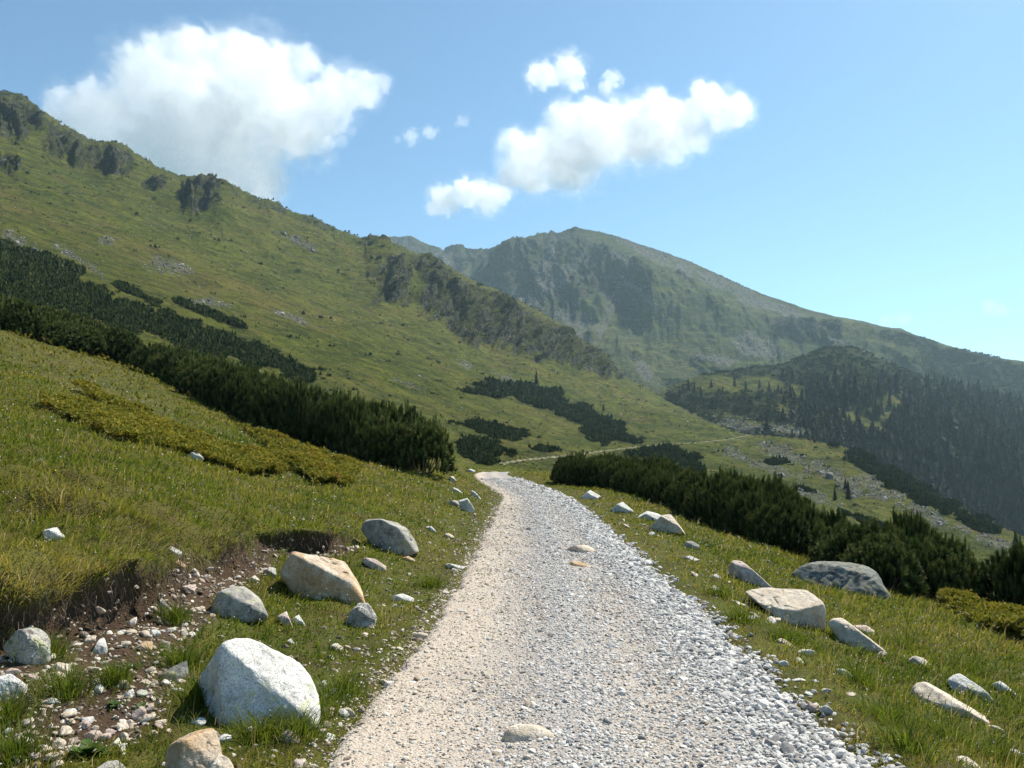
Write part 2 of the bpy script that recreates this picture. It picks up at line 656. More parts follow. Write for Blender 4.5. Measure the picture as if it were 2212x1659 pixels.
# --- left hillside (meadow slope, crags along its ridge, bench below the trail)
HR = [(-900, -260, 620), (-500, -30, 630), (-200, 110, 640), (0, 200, 650), (40, 203, 652), (80, 235, 655), (130, 268, 660), (165, 286, 664), (190, 303, 668), (212, 306, 672), (250, 308, 676), (270, 314, 680),
      (290, 330, 684), (340, 360, 700), (385, 377, 708), (412, 379, 712), (432, 375, 716), (470, 388, 722), (486, 387, 724), (505, 403, 728), (560, 430, 740), (585, 431, 745), (625, 456, 760), (690, 474, 775), (715, 490, 780),
      (745, 501, 790), (770, 511, 796), (790, 513, 800), (806, 506, 804), (820, 510, 807), (850, 526, 815), (900, 548, 830), (915, 549, 833), (960, 572, 845), (1005, 598, 855), (1040, 618, 862), (1062, 622, 866), (1090, 637, 872), (1130, 652, 880),
      (1190, 688, 890), (1240, 728, 897), (1290, 757, 902), (1318, 779, 905), (1340, 806, 905), (1365, 822, 890), (1400, 840, 860), (1450, 870, 790), (1520, 905, 670), (1570, 925, 580), (1600, 936, 530), (1660, 944, 490), (1740, 950, 455),
      (1830, 967, 420), (1890, 995, 395), (1950, 1030, 372), (2030, 1072, 350), (2100, 1110, 332), (2160, 1138, 318), (2212, 1160, 306), (2500, 1255, 260), (3000, 1400, 220)]
HM2 = [(-900, 300, 300), (-500, 330, 320), (0, 430, 350), (400, 560, 380), (800, 700, 430), (1000, 800, 440), (1120, 845, 460), (1240, 872, 500), (1340, 895, 520), (1400, 905, 520), (1500, 930, 480), (1600, 952, 440), (1830, 1010, 330), (2100, 1150, 250), (2212, 1195, 230), (2500, 1300, 200), (3000, 1450, 170)]
HM1 = [(-900, 560, 120), (-500, 570, 125), (0, 600, 130), (400, 740, 135), (800, 900, 140), (1000, 985, 130), (1120, 998, 135), (1240, 985, 180), (1340, 972, 240), (1400, 965, 280), (1500, 968, 300), (1600, 985, 300), (1830, 1060, 240), (2100, 1190, 185), (2212, 1230, 175), (2500, 1340, 150), (3000, 1500, 130)]
HF = [(-900, 690, 66), (-500, 700, 66), (0, 760, 70), (400, 905, 64), (800, 1010, 68), (1000, 1062, 78), (1240, 1070, 95), (1400, 1090, 115), (1600, 1140, 125), (1830, 1215, 115), (2100, 1290, 105), (2212, 1320, 100), (2500, 1420, 90), (3000, 1600, 80)]
hill = Loft(np.concatenate([np.linspace(-900, -40, 90)[:-1], np.linspace(-40, 2260, 900), np.linspace(2260, 3000, 60)[1:]]),
            [HF, HM1, HM2, HR], np.concatenate([np.linspace(0, .33, 60)[:-1], np.linspace(.33, 1, 300)]), back=(260., -190.), tpos=[0, .30, .62, 1])
X, Y = hill.px()
p0 = hill.P
CRAG = [(30, 245, 70, 60, 20), (130, 300, 60, 35, 30), (20, 350, 40, 30, 0), (232, 340, 62, 30, 8), (435, 415, 52, 46, 10), (480, 408, 46, 26, 25), (330, 400, 25, 16, 0), (580, 445, 60, 14, 20), (690, 485, 60, 12, 20), (808, 530, 48, 28, 15),
        (850, 610, 48, 42, 20), (905, 585, 60, 30, 35), (960, 640, 52, 46, 35), (1020, 680, 60, 50, 35), (1085, 690, 72, 56, 40), (1150, 720, 62, 50, 40), (1215, 750, 58, 36, 40), (1280, 780, 62, 26, 35), (1325, 808, 22, 12, 40), (935, 605, 90, 22, 30), (1050, 650, 90, 20, 32), (40, 200, 60, 26, 15), (-150, 170, 150, 60, 20)]
crag = fill_mask(X, Y, CRAG, 1.3, 51, .5, 34.)
ridge_line = np.zeros_like(X)
ridge_line[:hill.front] = sst(.86, .99, hill.t)[:, None]
ridge_line[hill.front:] = 1
crag = np.maximum(crag, .55 * ridge_line * sst(-.1, .5, fbm(p0[..., 0] / 25, p0[..., 1] / 25, 0, 3, 58)) * (X < 1360))
N = hill.normals()
w = np.zeros_like(X)
w[:hill.front] = sst(.02, .16, hill.t)[:, None]
w[hill.front:] = 1
trail_px = [(1080, 1004), (1122, 996), (1180, 990), (1240, 984), (1330, 972), (1400, 964), (1500, 957), (1560, 951), (1600, 944), (1622, 938)]
tdist = poly_dist(trail_px, X, Y)
near_trail = 1 - sst(4, 14, tdist)
x, y, z = p0[..., 0], p0[..., 1], p0[..., 2]
# gullies run down the fall line: stretch the noise along depth
gul = fbm(x / 42, y / 190, z / 160, 4, 61)
big = fbm(x / 130, y / 150, z / 130, 3, 60)
rib = ridged(x / 26, y / 40, z / 34, 5, 63) - .45
blk = ridged(x / 11, y / 11, z / 9, 4, 66) - .5
fine = fbm(x / 9, y / 12, z / 12, 4, 64)
keep = 1 - .85 * ridge_line
dist_w = np.clip(y / 400, .25, 1.3)
disp = w * dist_w * (9 * big * keep + 6.5 * gul * keep + 1.2 * fine) * (1 - near_trail)


def saw(ph):
    """ribs with a steep left flank and a long right flank"""
    f = ph - np.floor(ph)
    return np.where(f < .16, f / .16, 1 - (f - .16) / .84) - .5


def add_rib(X, Y, pts, wl, wr):
    """profile of a rib along pts (layout pixels, top to bottom): falls off over wl to its left and wr to its right"""
    pts = np.asarray(pts, float)
    d = poly_dist(pts, X, Y)
    xr = np.interp(Y, pts[:, 1], pts[:, 0])
    s = np.where(X < xr, d / wl, d / wr) + .22 * fbm(X / 24, Y / 24, 2.5, 3, 57)
    ends = sst(pts[0, 1] - 10, pts[0, 1] + 30, Y) * (1 - sst(pts[-1, 1] - 40, pts[-1, 1] + 20, Y))
    return np.exp(-np.maximum(s, 0) ** 1.3) * ends


wv = .9 * fbm(X / 55, Y / 55, 1.5, 3, 55)
ribs = 1.0 * saw((X - .35 * (Y - 600)) / 64 + wv) + .4 * saw((X - .1 * Y) / 27 + 2.2 * wv) + .5 * fbm(X / 14, Y / 14, 6.5, 4, 56)
keep_r = 1 - .85 * ridge_line
disp = disp + crag * dist_w * keep_r * (7.5 * ribs + 7 * rib + 5 * blk) + dist_w * ridge_line * 1.6 * fbm(X / 9, Y / 9, 4.4, 4, 59)
for pts, A in [([(806, 508), (830, 560), (860, 640)], 9), ([(232, 310), (262, 350)], 6), ([(432, 378), (462, 430), (470, 470)], 8), ([(915, 552), (930, 600), (965, 680)], 9), ([(1062, 625), (1085, 690), (1110, 740)], 9), ([(1190, 690), (1205, 740), (1230, 790)], 7), ([(50, 210), (80, 260), (90, 300)], 7)]:
    disp = disp + 1.0 * A * dist_w * keep_r * add_rib(X, Y, pts, 14, 42)
hill.P = p0 + N * disp[..., None] * (1 - near_trail * .9)[..., None]
hill.finish()
SCREE = [(235, 525, 30, 18, 30), (370, 575, 75, 26, 15), (450, 655, 70, 12, 5), (30, 515, 60, 22, 30), (170, 560, 60, 12, 35), (205, 585, 40, 10, 40), (650, 525, 70, 12, 25), (1000, 785, 42, 14, 25), (1110, 825, 60, 10, 25), (5, 350, 18, 16, 0),
         (1700, 985, 90, 22, 20), (1800, 1030, 130, 26, 25), (1900, 1060, 110, 30, 28), (1650, 960, 60, 10, 10), (1600, 985, 60, 16, 25), (1680, 1020, 80, 18, 25), (1750, 1070, 90, 14, 22), (1990, 1110, 130, 26, 25), (2110, 1150, 90, 20, 25), (640, 690, 60, 9, 20), (880, 830, 50, 8, 20)]
SCRUB = [(50, 565, 130, 26, 22), (60, 615, 180, 44, 22), (220, 665, 170, 44, 20), (390, 722, 150, 36, 20), (540, 765, 130, 26, 20), (640, 800, 60, 10, 20), (130, 570, 60, 10, 22), (300, 640, 60, 8, 25), (400, 660, 50, 7, 25), (480, 690, 60, 7, 22), (280, 690, 160, 18, 20),
         (1130, 845, 90, 14, 8), (1180, 870, 100, 16, 18), (1250, 905, 80, 18, 20), (1300, 930, 62, 22, 12), (1330, 945, 50, 10, 12), (1050, 925, 80, 12, 10), (1090, 940, 40, 10, 12), (1040, 975, 55, 24, 10), (1180, 972, 30, 6, 4), (1050, 852, 60, 6, 8),
         (1440, 985, 70, 16, 8), (1490, 1010, 50, 12, 14), (1370, 985, 40, 7, 4), (1960, 1050, 70, 18, 28), (2020, 1090, 70, 16, 28), (2100, 1128, 70, 14, 26), (1880, 1010, 60, 14, 30), (1830, 1165, 50, 8, 20), (2160, 1100, 80, 20, 26), (1880, 1130, 60, 7, 18), (1680, 1000, 20, 5, 0), (1740, 1060, 26, 6, 10)]
X, Y = hill._xy
scree = fill_mask(X, Y, SCREE, 2.0, 71, .8, 28.)
scrub = fill_mask(X, Y, SCRUB, 2.3, 73, .35, 36.) * sst(-.50, -.30, fbm(X / 34, Y / 9, .7, 3, 74))
nrm_ = hill.normals()
steep = 1 - np.abs(nrm_[..., 2])
crag = np.clip(crag * (.42 + 2.2 * sst(.22, .62, steep)), 0, 1)


def hill_mat(name, fleck=1.6, g=((.052, .078, .012), (.105, .116, .020), (.165, .138, .038)), sc=1.0):
    t = NT(name, .95, .05)
    p = t.pos()
    sp = t.scale(p, sc)
    n0, n1, n2, n3 = t.noise(sp, .008, 4), t.noise(sp, .045, 5, .6), t.noise(sp, .35, 5, .65), t.noise(sp, 1.4, 3, .7)
    grass = t.ramp(t.math('ADD', t.math('MULTIPLY', n0, .5), t.math('MULTIPLY', n1, .5)), [(.36, g[0]), (.5, g[1]), (.62, g[2])])
    grass = t.mix(t.mapr(n2, .44, .78, 0, .6), grass, (.042, .060, .014))
    grass = t.mix(t.mapr(n3, .5, .7, 0, .55), grass, (.035, .050, .012))
    grass = t.mix(t.mapr(t.noise(sp, .9, 4, .7), .56, .72, 0, .6), grass, (.20, .175, .065))
    grass = t.mix(t.mapr(n1, .58, .72, 0, .5), grass, (.115, .085, .035))
    st = t.n("VectorMath", operation='MULTIPLY')
    t.l(sp, st.inputs[0])
    st.inputs[1].default_value = (.35, .5, 2.6)
    n4, n5 = t.noise(st.outputs[0], .10, 5, .65, .6), t.noise(st.outputs[0], .42, 4, .7)
    grass = t.mix(t.mapr(n4, .49, .62, 0, .78), grass, (.040, .054, .014))
    grass = t.mix(t.mapr(n4, .47, .37, 0, .65), grass, (.135, .155, .022))
    grass = t.mix(t.mapr(n5, .54, .68, 0, .65), grass, (.032, .042, .012))
    grass = t.mix(t.mapr(n5, .44, .34, 0, .6), grass, (.22, .19, .07))
    rockc = t.ramp(n2, [(.30, (.018, .020, .018)), (.5, (.055, .056, .052)), (.66, (.22, .215, .205))])
    rockc = t.mix(t.mapr(n1, .44, .58, 0, .8), rockc, (.055, .066, .018))
    rk = t.math('ADD', t.attr("rock"), t.math('MULTIPLY', t.math('SUBTRACT', n2, .5), fleck))
    col = t.mix(t.mapr(rk, .36, .66), grass, rockc)
    col = t.mix(t.math('MULTIPLY', t.mapr(t.attr("rock"), .05, .5), .45), col, t.ramp(n2, [(.35, (.012, .018, .006)), (.65, (.050, .058, .016))]))
    sr = t.math('ADD', t.attr("scree"), t.math('MULTIPLY', t.math('SUBTRACT', n3, .5), 1.6))
    vc = t.voro(sp, .55, 'F1', "Distance")
    stones = t.ramp(vc, [(.1, (.27, .26, .245)), (.5, (.15, .145, .135)), (.8, (.05, .05, .04))])
    col = t.mix(t.math('MULTIPLY', t.mapr(sr, .6, 1.1), .6), col, stones)
    col = t.mix(t.math('MULTIPLY', t.attr("scrub"), .9), col, (.018, .028, .009))
    nm = t.bump(n2, .8, 3.0 / sc)
    nm = t.bump(n3, .7, .7 / sc, nm)
    return t.done(col, nm)


V = hill.P.reshape(-1, 3)
add_obj("hillside", mesh_np("hillside", V, *uni(grid_faces(*X.shape)), [hill_mat("hill_turf")], True,
                            {"rock": crag.ravel(), "scree": scree.ravel(), "scrub": scrub.ravel()}), kind="structure")

# --- footpath that goes on across the hillside
tp = np.array(trail_px, float)
s_ = np.r_[0, np.cumsum(np.hypot(*np.diff(tp, axis=0).T))]
ss = np.linspace(0, s_[-1], 160)
tpx, tpy = np.interp(ss, s_, tp[:, 0]), np.interp(ss, s_, tp[:, 1])
ctr = np.array([hill.P[k] for k in hill.at(tpx, tpy)])
for _ in range(4):
    ctr[1:-1] = (ctr[:-2] + 2 * ctr[1:-1] + ctr[2:]) / 4
tan = np.gradient(ctr, axis=0)
tan /= np.linalg.norm(tan, axis=1, keepdims=True)
side = np.cross(tan, (0, 0, 1))
side /= np.linalg.norm(side, axis=1, keepdims=True)
TV = []
for i in range(len(ctr)):
    wd = .24 + .12 * math.sin(i * .9) * math.sin(i * .37)
    for k in (-1.8, -1, -.3, .3, 1, 1.8):
        TV.append(ctr[i] + side[i] * k * wd * 1.5 + np.array([0, 0, .10 - (abs(k) > 1.5) * .6 - .1 * k + .12 * math.sin(i * 1.7 + k)]))


def dirt_mat():
    t = NT("trail_dirt", .95, .1)
    n = t.noise(t.pos(), .8, 4, .7)
    return t.done(t.ramp(n, [(.42, (.07, .078, .028)), (.56, (.15, .135, .085)), (.70, (.32, .28, .22))]))


add_obj("trail", mesh_np("trail", TV, *uni(grid_faces(160, 6)), [dirt_mat()]), kind="structure")

# --- wooded spur in front of the big mountain
SR = [(1250, 985, 760), (1380, 890, 820), (1430, 848, 860), (1480, 822, 900), (1520, 806, 930), (1560, 800, 950), (1610, 796, 970), (1660, 792, 990), (1705, 786, 1010), (1735, 770, 1030), (1770, 757, 1050), (1800, 752, 1060), (1840, 752, 1070), (1880, 766, 1085), (1920, 785, 1095), (1960, 800, 1105),
      (2000, 822, 1110), (2050, 838, 1115), (2100, 850, 1120), (2160, 862, 1120), (2212, 872, 1120), (2400, 940, 1120), (3000, 1150, 1050)]
SM = [(1250, 1010, 640), (1380, 960, 660), (1500, 890, 690), (1700, 880, 720), (1850, 905, 740), (2000, 960, 740), (2212, 1040, 720), (2500, 1130, 680), (3000, 1300, 640)]
SF = [(1250, 1060, 520), (1500, 1010, 520), (1700, 1060, 500), (1850, 1120, 500), (2000, 1170, 500), (2212, 1230, 500), (2500, 1320, 480), (3000, 1480, 450)]
spur = Loft(np.concatenate([np.linspace(1250, 2260, 460), np.linspace(2260, 3000, 60)[1:]]), [SF, SM, SR], 240, back=(300., -220.))
X, Y = spur.px()
p0 = spur.P
x, y, z = p0[..., 0], p0[..., 1], p0[..., 2]
kr = np.ones_like(X)
kr[:spur.front] = 1 - .8 * sst(.85, 1, spur.t)[:, None]
N = spur.normals()
gul = ridged((x + .4 * y) / 120, (y - .3 * x) / 300, z / 300, 4, 81) - .5
spur.P = p0 + N * (kr * (26 * gul + 12 * fbm(x / 60, y / 60, z / 60, 4, 82)) + 2.5 * fbm(x / 14, y / 14, z / 14, 3, 83))[..., None]
spur.finish()
X, Y = spur._xy
CL = [(1560, 830, 110, 22, 5), (1640, 830, 70, 20, 5), (1915, 880, 42, 30, -30), (1860, 915, 50, 20, 20), (1590, 915, 80, 18, 10), (1690, 925, 60, 14, 10), (1720, 845, 30, 20, 40)]
clear = fill_mask(X, Y, CL, 1.4, 85, .5, 40.)
sp_scrub = np.clip(1 - clear, 0, 1) * np.maximum(sst(-.55, -.1, fbm(x / 45, y / 45, z / 45, 4, 86)), .9 * sst(1660, 1740, X))
sp_scree = fill_mask(X, Y, [(1600, 925, 90, 22, 10), (1690, 930, 70, 16, 5)], 1.5, 87, .7, 30.)
sp_rock = .5 * fill_mask(X, Y, [(1790, 800, 60, 20, 20), (1690, 800, 40, 14, 0)], 1.5, 88, .6, 30.)
add_obj("spur", mesh_np("spur", spur.P.reshape(-1, 3), *uni(grid_faces(*X.shape)), [hill_mat("spur_turf", fleck=.8, sc=.7)], True,
                        {"rock": sp_rock.ravel(), "scree": sp_scree.ravel(), "scrub": sp_scrub.ravel()}), kind="structure")

# --- big mountain with rocky ridge to the left
MR = [(200, 720, 3000), (500, 640, 2950), (700, 560, 2900), (780, 528, 2880), (830, 515, 2850), (850, 511, 2830), (870, 512, 2810), (888, 511, 2790), (903, 520, 2770), (925, 528, 2740), (945, 532, 2700), (960, 541, 2660), (966, 534, 2600), (980, 531, 2560), (992, 527, 2540), (1003, 529, 2520), (1012, 538, 2490), (1035, 537, 2440), (1055, 539, 2400),
      (1075, 530, 2350), (1110, 519, 2300), (1130, 516, 2280), (1165, 505, 2240), (1183, 505, 2220), (1192, 500, 2210), (1204, 505, 2190), (1225, 498, 2160), (1243, 491, 2140), (1262, 496, 2120), (1300, 501, 2100), (1335, 511, 2080), (1375, 527, 2060), (1410, 537, 2040), (1460, 556, 2010), (1530, 584, 1980), (1610, 620, 1950), (1680, 645, 1930), (1740, 668, 1910),
      (1800, 684, 1895), (1870, 695, 1880), (1925, 709, 1870), (1945, 710, 1865), (1970, 722, 1860), (2020, 740, 1850), (2080, 757, 1840), (2150, 774, 1830), (2212, 782, 1820), (2500, 850, 1800), (3000, 990, 1750)]
MM = [(200, 860, 2300), (700, 720, 2300), (830, 650, 2300), (960, 640, 2150), (1110, 650, 1850), (1243, 690, 1700), (1400, 730, 1620), (1600, 770, 1560), (1800, 790, 1520), (1950, 800, 1500), (2212, 860, 1480), (2500, 950, 1450), (3000, 1100, 1400)]
MF = [(200, 1000, 1500), (700, 900, 1500), (1000, 860, 1350), (1243, 860, 1200), (1400, 880, 1150), (1600, 900, 1180), (1800, 960, 1220), (2212, 1040, 1240), (2500, 1120, 1250), (3000, 1300, 1200)]
mnt = Loft(np.concatenate([np.linspace(200, 780, 60)[:-1], np.linspace(780, 2260, 800), np.linspace(2260, 3000, 50)[1:]]), [MF, MM, MR], 320, back=(420., -330.))
X, Y = mnt.px()
p0 = mnt.P
x, y, z = p0[..., 0], p0[..., 1], p0[..., 2]
rl = np.ones_like(X)
rl[:mnt.front] = sst(.72, .99, mnt.t)[:, None]
N = mnt.normals()
rocky = fill_mask(X, Y, [(900, 560, 90, 60, 25), (1040, 560, 90, 40, 10), (1130, 560, 90, 50, -10), (1240, 540, 80, 55, 40), (1290, 600, 80, 60, 50), (1340, 660, 70, 46, 50), (1220, 640, 60, 40, 60), (1160, 610, 70, 40, 20), (1180, 690, 60, 60, 50), (1090, 600, 70, 50, 0), (1240, 670, 30, 40, 20), (1760, 735, 40, 14, 10), (1690, 715, 50, 14, 15), (1480, 640, 60, 10, 25), (1790, 748, 24, 10, 0)], 1.6, 91, .7, 60.)
RIBS = [([(1245, 492), (1295, 560), (1340, 620), (1390, 690), (1420, 740)], 95, 26, 95), ([(1168, 505), (1140, 550), (1100, 605), (1060, 650)], 85, 70, 60), ([(1210, 590), (1225, 640), (1245, 700)], 34, 14, 40), ([(1150, 590), (1165, 640), (1190, 700)], 30, 14, 40), ([(992, 527), (1000, 560), (1010, 600)], 34, 16, 30), ([(930, 528), (945, 560), (960, 600)], 26, 14, 24),
        ([(1290, 600), (1280, 650), (1300, 720)], 34, 14, 40), ([(1440, 600), (1500, 660), (1560, 730)], 26, 20, 60), ([(1790, 735), (1800, 750), (1830, 790)], 26, 16, 50), ([(1690, 690), (1720, 720), (1760, 770)], 24, 16, 50), ([(1940, 712), (1960, 760), (1990, 800)], 22, 18, 40), ([(1330, 590), (1370, 640), (1400, 690)], 26, 12, 40)]
rb = np.zeros_like(X)
for pts, A, wl_, wr_ in RIBS:
    rb = rb + .66 * A * add_rib(X, Y, pts, wl_, wr_)
Xs_ = X + np.where(X < 1330, .6, -.25) * (Y - 600)
rb = rb + (17 * (ridged(Xs_ / 52 + .5 * fbm(X / 60, Y / 60, 9.5, 3, 191), Y / 300, .5, 3, 192) - .5) + 11 * (ridged(Xs_ / 17, Y / 40, 1.5, 3, 193) - .5)) * (.35 + .65 * np.clip(rocky + .3, 0, 1)) * sst(.05, .25, np.concatenate([mnt.t, np.ones(len(X) - mnt.front)]))[:, None]
rb = rb * (1 - rl) + rl * 9 * (ridged(X / 9, Y / 30, 2.5, 3, 194) - .6) * (1 - sst(1150, 1300, X)) + 9 * rocky * (1 - .8 * rl) * saw((X - .2 * Y) / 30 + .9 * fbm(X / 50, Y / 50, 3.5, 3, 98))
u_ = x / 190 + .35 * fbm(x / 200, y / 200, z / 200, 3, 90)
g1 = ridged(u_, y / 900, z / 700, 4, 92, .5) - .5
g2 = ridged(x / 60 + .2 * u_, y / 260, z / 170, 4, 93) - .45
mnt.P = p0 + N * (rb + (1 - .88 * rl) * (58 * g1 + 30 * fbm(x / 260, y / 260, z / 260, 3, 94)) + (.25 + rocky) * (1 - .8 * rl) * 20 * g2 + (.4 + rocky) * 5 * fbm(x / 22, y / 22, z / 22, 4, 95))[..., None]
mnt.finish()
X, Y = mnt._xy
m_scree = fill_mask(X, Y, [(1420, 545, 160, 22, 22), (1540, 600, 150, 16, 22), (1250, 720, 60, 30, 30), (1250, 700, 90, 34, 20), (1310, 690, 16, 80, 20), (1390, 800, 60, 20, 50), (1180, 560, 14, 70, 20), (1440, 565, 130, 16, 22), (1560, 620, 130, 14, 22), (1660, 660, 120, 14, 18), (1650, 750, 90, 26, 15), (1550, 775, 60, 14, 5), (1210, 600, 80, 30, -30), (1350, 560, 70, 20, 30), (1130, 650, 50, 30, 30), (1390, 640, 60, 10, 40), (1800, 735, 60, 12, 20), (960, 580, 60, 40, 20)], 1.8, 96, .9, 40.)
m_scrub = fill_mask(X, Y, [(1960, 735, 70, 18, 12), (2050, 790, 110, 40, 15), (2180, 830, 120, 60, 10), (2120, 775, 80, 14, 15), (1780, 740, 26, 12, 10), (1700, 720, 40, 12, 20), (2300, 880, 200, 90, 10), (1480, 830, 50, 12, 10), (1940, 770, 50, 14, 30)], 1.6, 97, .5, 50.)
add_obj("mountain", mesh_np("mountain", mnt.P.reshape(-1, 3), *uni(grid_faces(*X.shape)), [hill_mat("mountain_turf", sc=.45, g=((.034, .054, .024), (.060, .078, .034), (.098, .100, .052)))], True,
                            {"rock": np.clip(rocky * 1.25, 0, 1).ravel(), "scree": np.clip(m_scree * 1.35, 0, 1.3).ravel(), "scrub": m_scrub.ravel()}), kind="structure")

# valley floor joins the feet of the hills below everything
VV, VF = [], None
vx, vy = np.linspace(-1800, 3200, 60), np.linspace(90, 3300, 60)
VX, VY = np.meshgrid(vx, vy)
VZ = -30 - .10 * VX * (VX > 0) - 60 * sst(100, 600, VY) + 8 * fbm(VX / 200, VY / 200, 0, 3, 99)
VZ = np.where(VX < 0, VZ, VZ)
add_obj("valley", mesh_np("valley", np.stack([VX, VY, VZ], -1).reshape(-1, 3), *uni(grid_faces(60, 60)), [hill_mat("valley_turf")], True,
                          {"rock": np.zeros(3600), "scree": np.zeros(3600), "scrub": np.full(3600, .6)}), kind="structure")

# ------------------------------------------------------------------ haze (one even box of air)
def vol_mat(name, density, color=(1, 1, 1), aniso=0.0, tex=None):
    m = bpy.data.materials.new(name)
    m.use_nodes = True
    n = m.node_tree.nodes
    n.clear()
    o = n.new("ShaderNodeOutputMaterial")
    v = n.new("ShaderNodeVolumePrincipled")
    v.inputs["Density"].default_value = density
    v.inputs["Color"].default_value = (*color, 1)
    v.inputs["Anisotropy"].default_value = aniso
    m.node_tree.links.new(v.outputs[0], o.inputs["Volume"])
    if tex:          # vapour that thins out in wisps
        L = m.node_tree.links.new
        g = n.new("ShaderNodeNewGeometry")
        t = n.new("ShaderNodeTexNoise")
        t.inputs["Scale"].default_value = tex
        t.inputs["Detail"].default_value = 4
        t.inputs["Roughness"].default_value = .6
        t.inputs["Distortion"].default_value = .4
        r = n.new("ShaderNodeMapRange")
        for i, q in enumerate((.40, .60, 0.0, density * 1.4)):
            r.inputs[i + 1].default_value = q
        L(g.outputs["Position"], t.inputs["Vector"])
        L(t.outputs[0], r.inputs[0])
        L(r.outputs[0], v.inputs["Density"])
    return m


allz = [hill.P[..., 2].max(), mnt.P[..., 2].max(), spur.P[..., 2].max()]
lowz = min(hill.P[..., 2].min(), mnt.P[..., 2].min(), spur.P[..., 2].min(), VZ.min(), GZ.min())
bx0, bx1, by0, by1, bz0, bz1 = -3600., 5200., -60., 3700., float(lowz) - 1.5, float(max(allz)) + 12
BV = [(a, b, c) for a in (bx0, bx1) for b in (by0, by1) for c in (bz0, bz1)]
BF = [(0, 1, 3, 2), (4, 6, 7, 5), (0, 4, 5, 1), (2, 3, 7, 6), (0, 2, 6, 4), (1, 5, 7, 3)]
HAZE = 0.000092
add_obj("haze", mesh_np("haze", BV, *uni(BF), [vol_mat("haze_air", HAZE, (.62, .86, 1.0), .2)], False), kind="stuff")


# ------------------------------------------------------------------ clouds: lumpy closed shapes filled with scattering vapour
def surface_nets(F, org, step):
    """closed surface of F > 0 on a regular grid (naive surface nets)"""
    S = F > 0
    nx, ny, nz = F.shape
    c = np.zeros((nx - 1, ny - 1, nz - 1), np.int8)
    for a in (0, 1):
        for b in (0, 1):
            for d in (0, 1):
                c += S[a:nx - 1 + a, b:ny - 1 + b, d:nz - 1 + d]
    act = (c > 0) & (c < 8)
    idx = np.full(act.shape, -1, np.int64)
    idx[act] = np.arange(act.sum())
    ii = np.argwhere(act)
    acc, cnt = np.zeros((len(ii), 3)), np.zeros(len(ii))
    cor = [(a, b, d) for a in (0, 1) for b in (0, 1) for d in (0, 1)]
    for p in cor:
        for ax in range(3):
            if p[ax]:
                continue
            q = list(p)
            q[ax] = 1
            f0 = F[ii[:, 0] + p[0], ii[:, 1] + p[1], ii[:, 2] + p[2]]
            f1 = F[ii[:, 0] + q[0], ii[:, 1] + q[1], ii[:, 2] + q[2]]
            m = (f0 > 0) != (f1 > 0)
            t = np.where(m, f0 / np.where(m, f0 - f1, 1), 0)
            for k in range(3):
                acc[:, k] += np.where(m, p[k] + (t if k == ax else 0), 0)
            cnt += m
    V = np.asarray(org) + (ii + acc / cnt[:, None]) * np.asarray(step)
    Q = []
    for ax in range(3):
        o = [k for k in range(3) if k != ax]
        lo = np.take(S, np.arange(S.shape[ax] - 1), ax)
        hi = np.take(S, np.arange(1, S.shape[ax]), ax)
        e = np.argwhere(lo != hi)
        e = e[(e[:, o[0]] > 0) & (e[:, o[1]] > 0) & (e[:, o[0]] < F.shape[o[0]] - 1) & (e[:, o[1]] < F.shape[o[1]] - 1)]
        inn = S[e[:, 0], e[:, 1], e[:, 2]]
        quad = []
        for (da, db) in ((0, 0), (-1, 0), (-1, -1), (0, -1)):
            g = e.copy()
            g[:, o[0]] += da
            g[:, o[1]] += db
            quad.append(idx[g[:, 0], g[:, 1], g[:, 2]])
        q = np.stack(quad, 1)
        flip = inn if ax != 1 else ~inn
        q[~flip] = q[~flip][:, ::-1]
        Q.append(q)
    return V, np.concatenate(Q)


def cloud(blobs, depth, label, dens, rough=.55, step=14., seed=0, flat=.7, aniso=.45):
    k = depth / PF
    b = np.array(blobs, float)
    c = P3(b[:, 0], b[:, 1], np.full(len(b), depth))
    r = b[:, 2] * k
    rng = np.random.default_rng(seed + 5)
    c[:, 1] += rng.uniform(-.3, .3, len(b)) * r
    lo, hi = (c - r[:, None] * 1.5).min(0), (c + r[:, None] * 1.5).max(0)
    n = np.ceil((hi - lo) / step).astype(int) + 2
    g = [lo[i] + np.arange(n[i]) * step for i in range(3)]
    A, B, D = np.meshgrid(*g, indexing='ij')
    F = np.full(A.shape, -1.0)
    for ci, ri in zip(c, r):
        q = np.sqrt((A - ci[0])**2 + ((B - ci[1]) / flat)**2 + (D - ci[2])**2) / ri
        F = np.maximum(F, 1 - q) + .06 * np.clip(1 - q, 0, 1)
    m = F > -.75
    s = .0105 * 3800 / depth * (70. / np.median(b[:, 2])) ** .5
    nz = np.zeros_like(F)
    a_, b_, d_ = A[m], B[m], D[m]
    wx = fbm(a_ * s * .8, b_ * s * .8, d_ * s * .8, 2, seed + 40)
    nz[m] = fbm(a_ * s + wx, b_ * s, d_ * s - wx, 6, seed + 11, .64)
    F = F + rough * nz - .02
    F[[0, -1]] = F[:, [0, -1]] = F[:, :, [0, -1]] = -1
    # a thin veil round a denser body round a thick core, so the edges fade out
    root = None
    for nm, off, dn, fr in (("cloud", .0, .62, s * 1.1), ("veil", .36, .07, s * .6), ("veil", .13, .15, s * 1.3), ("core", -.12, .55, 0)):
        G = np.where(F > -.99, F + off, -1)
        G[[0, -1]] = G[:, [0, -1]] = G[:, :, [0, -1]] = -1
        if (G > 0).sum() < 30:
            continue
        V, Q = surface_nets(G, lo, (step, step, step))
        me = mesh_np(nm, V, *uni(Q), [vol_mat("cloud_vapour", dens * dn, (1, 1, 1), aniso, fr)], True)
        if root is None:
            root = add_obj(nm, me, label=label, cat="cloud", group="clouds in the sky")
        else:
            add_obj(nm, me, root)
    return root


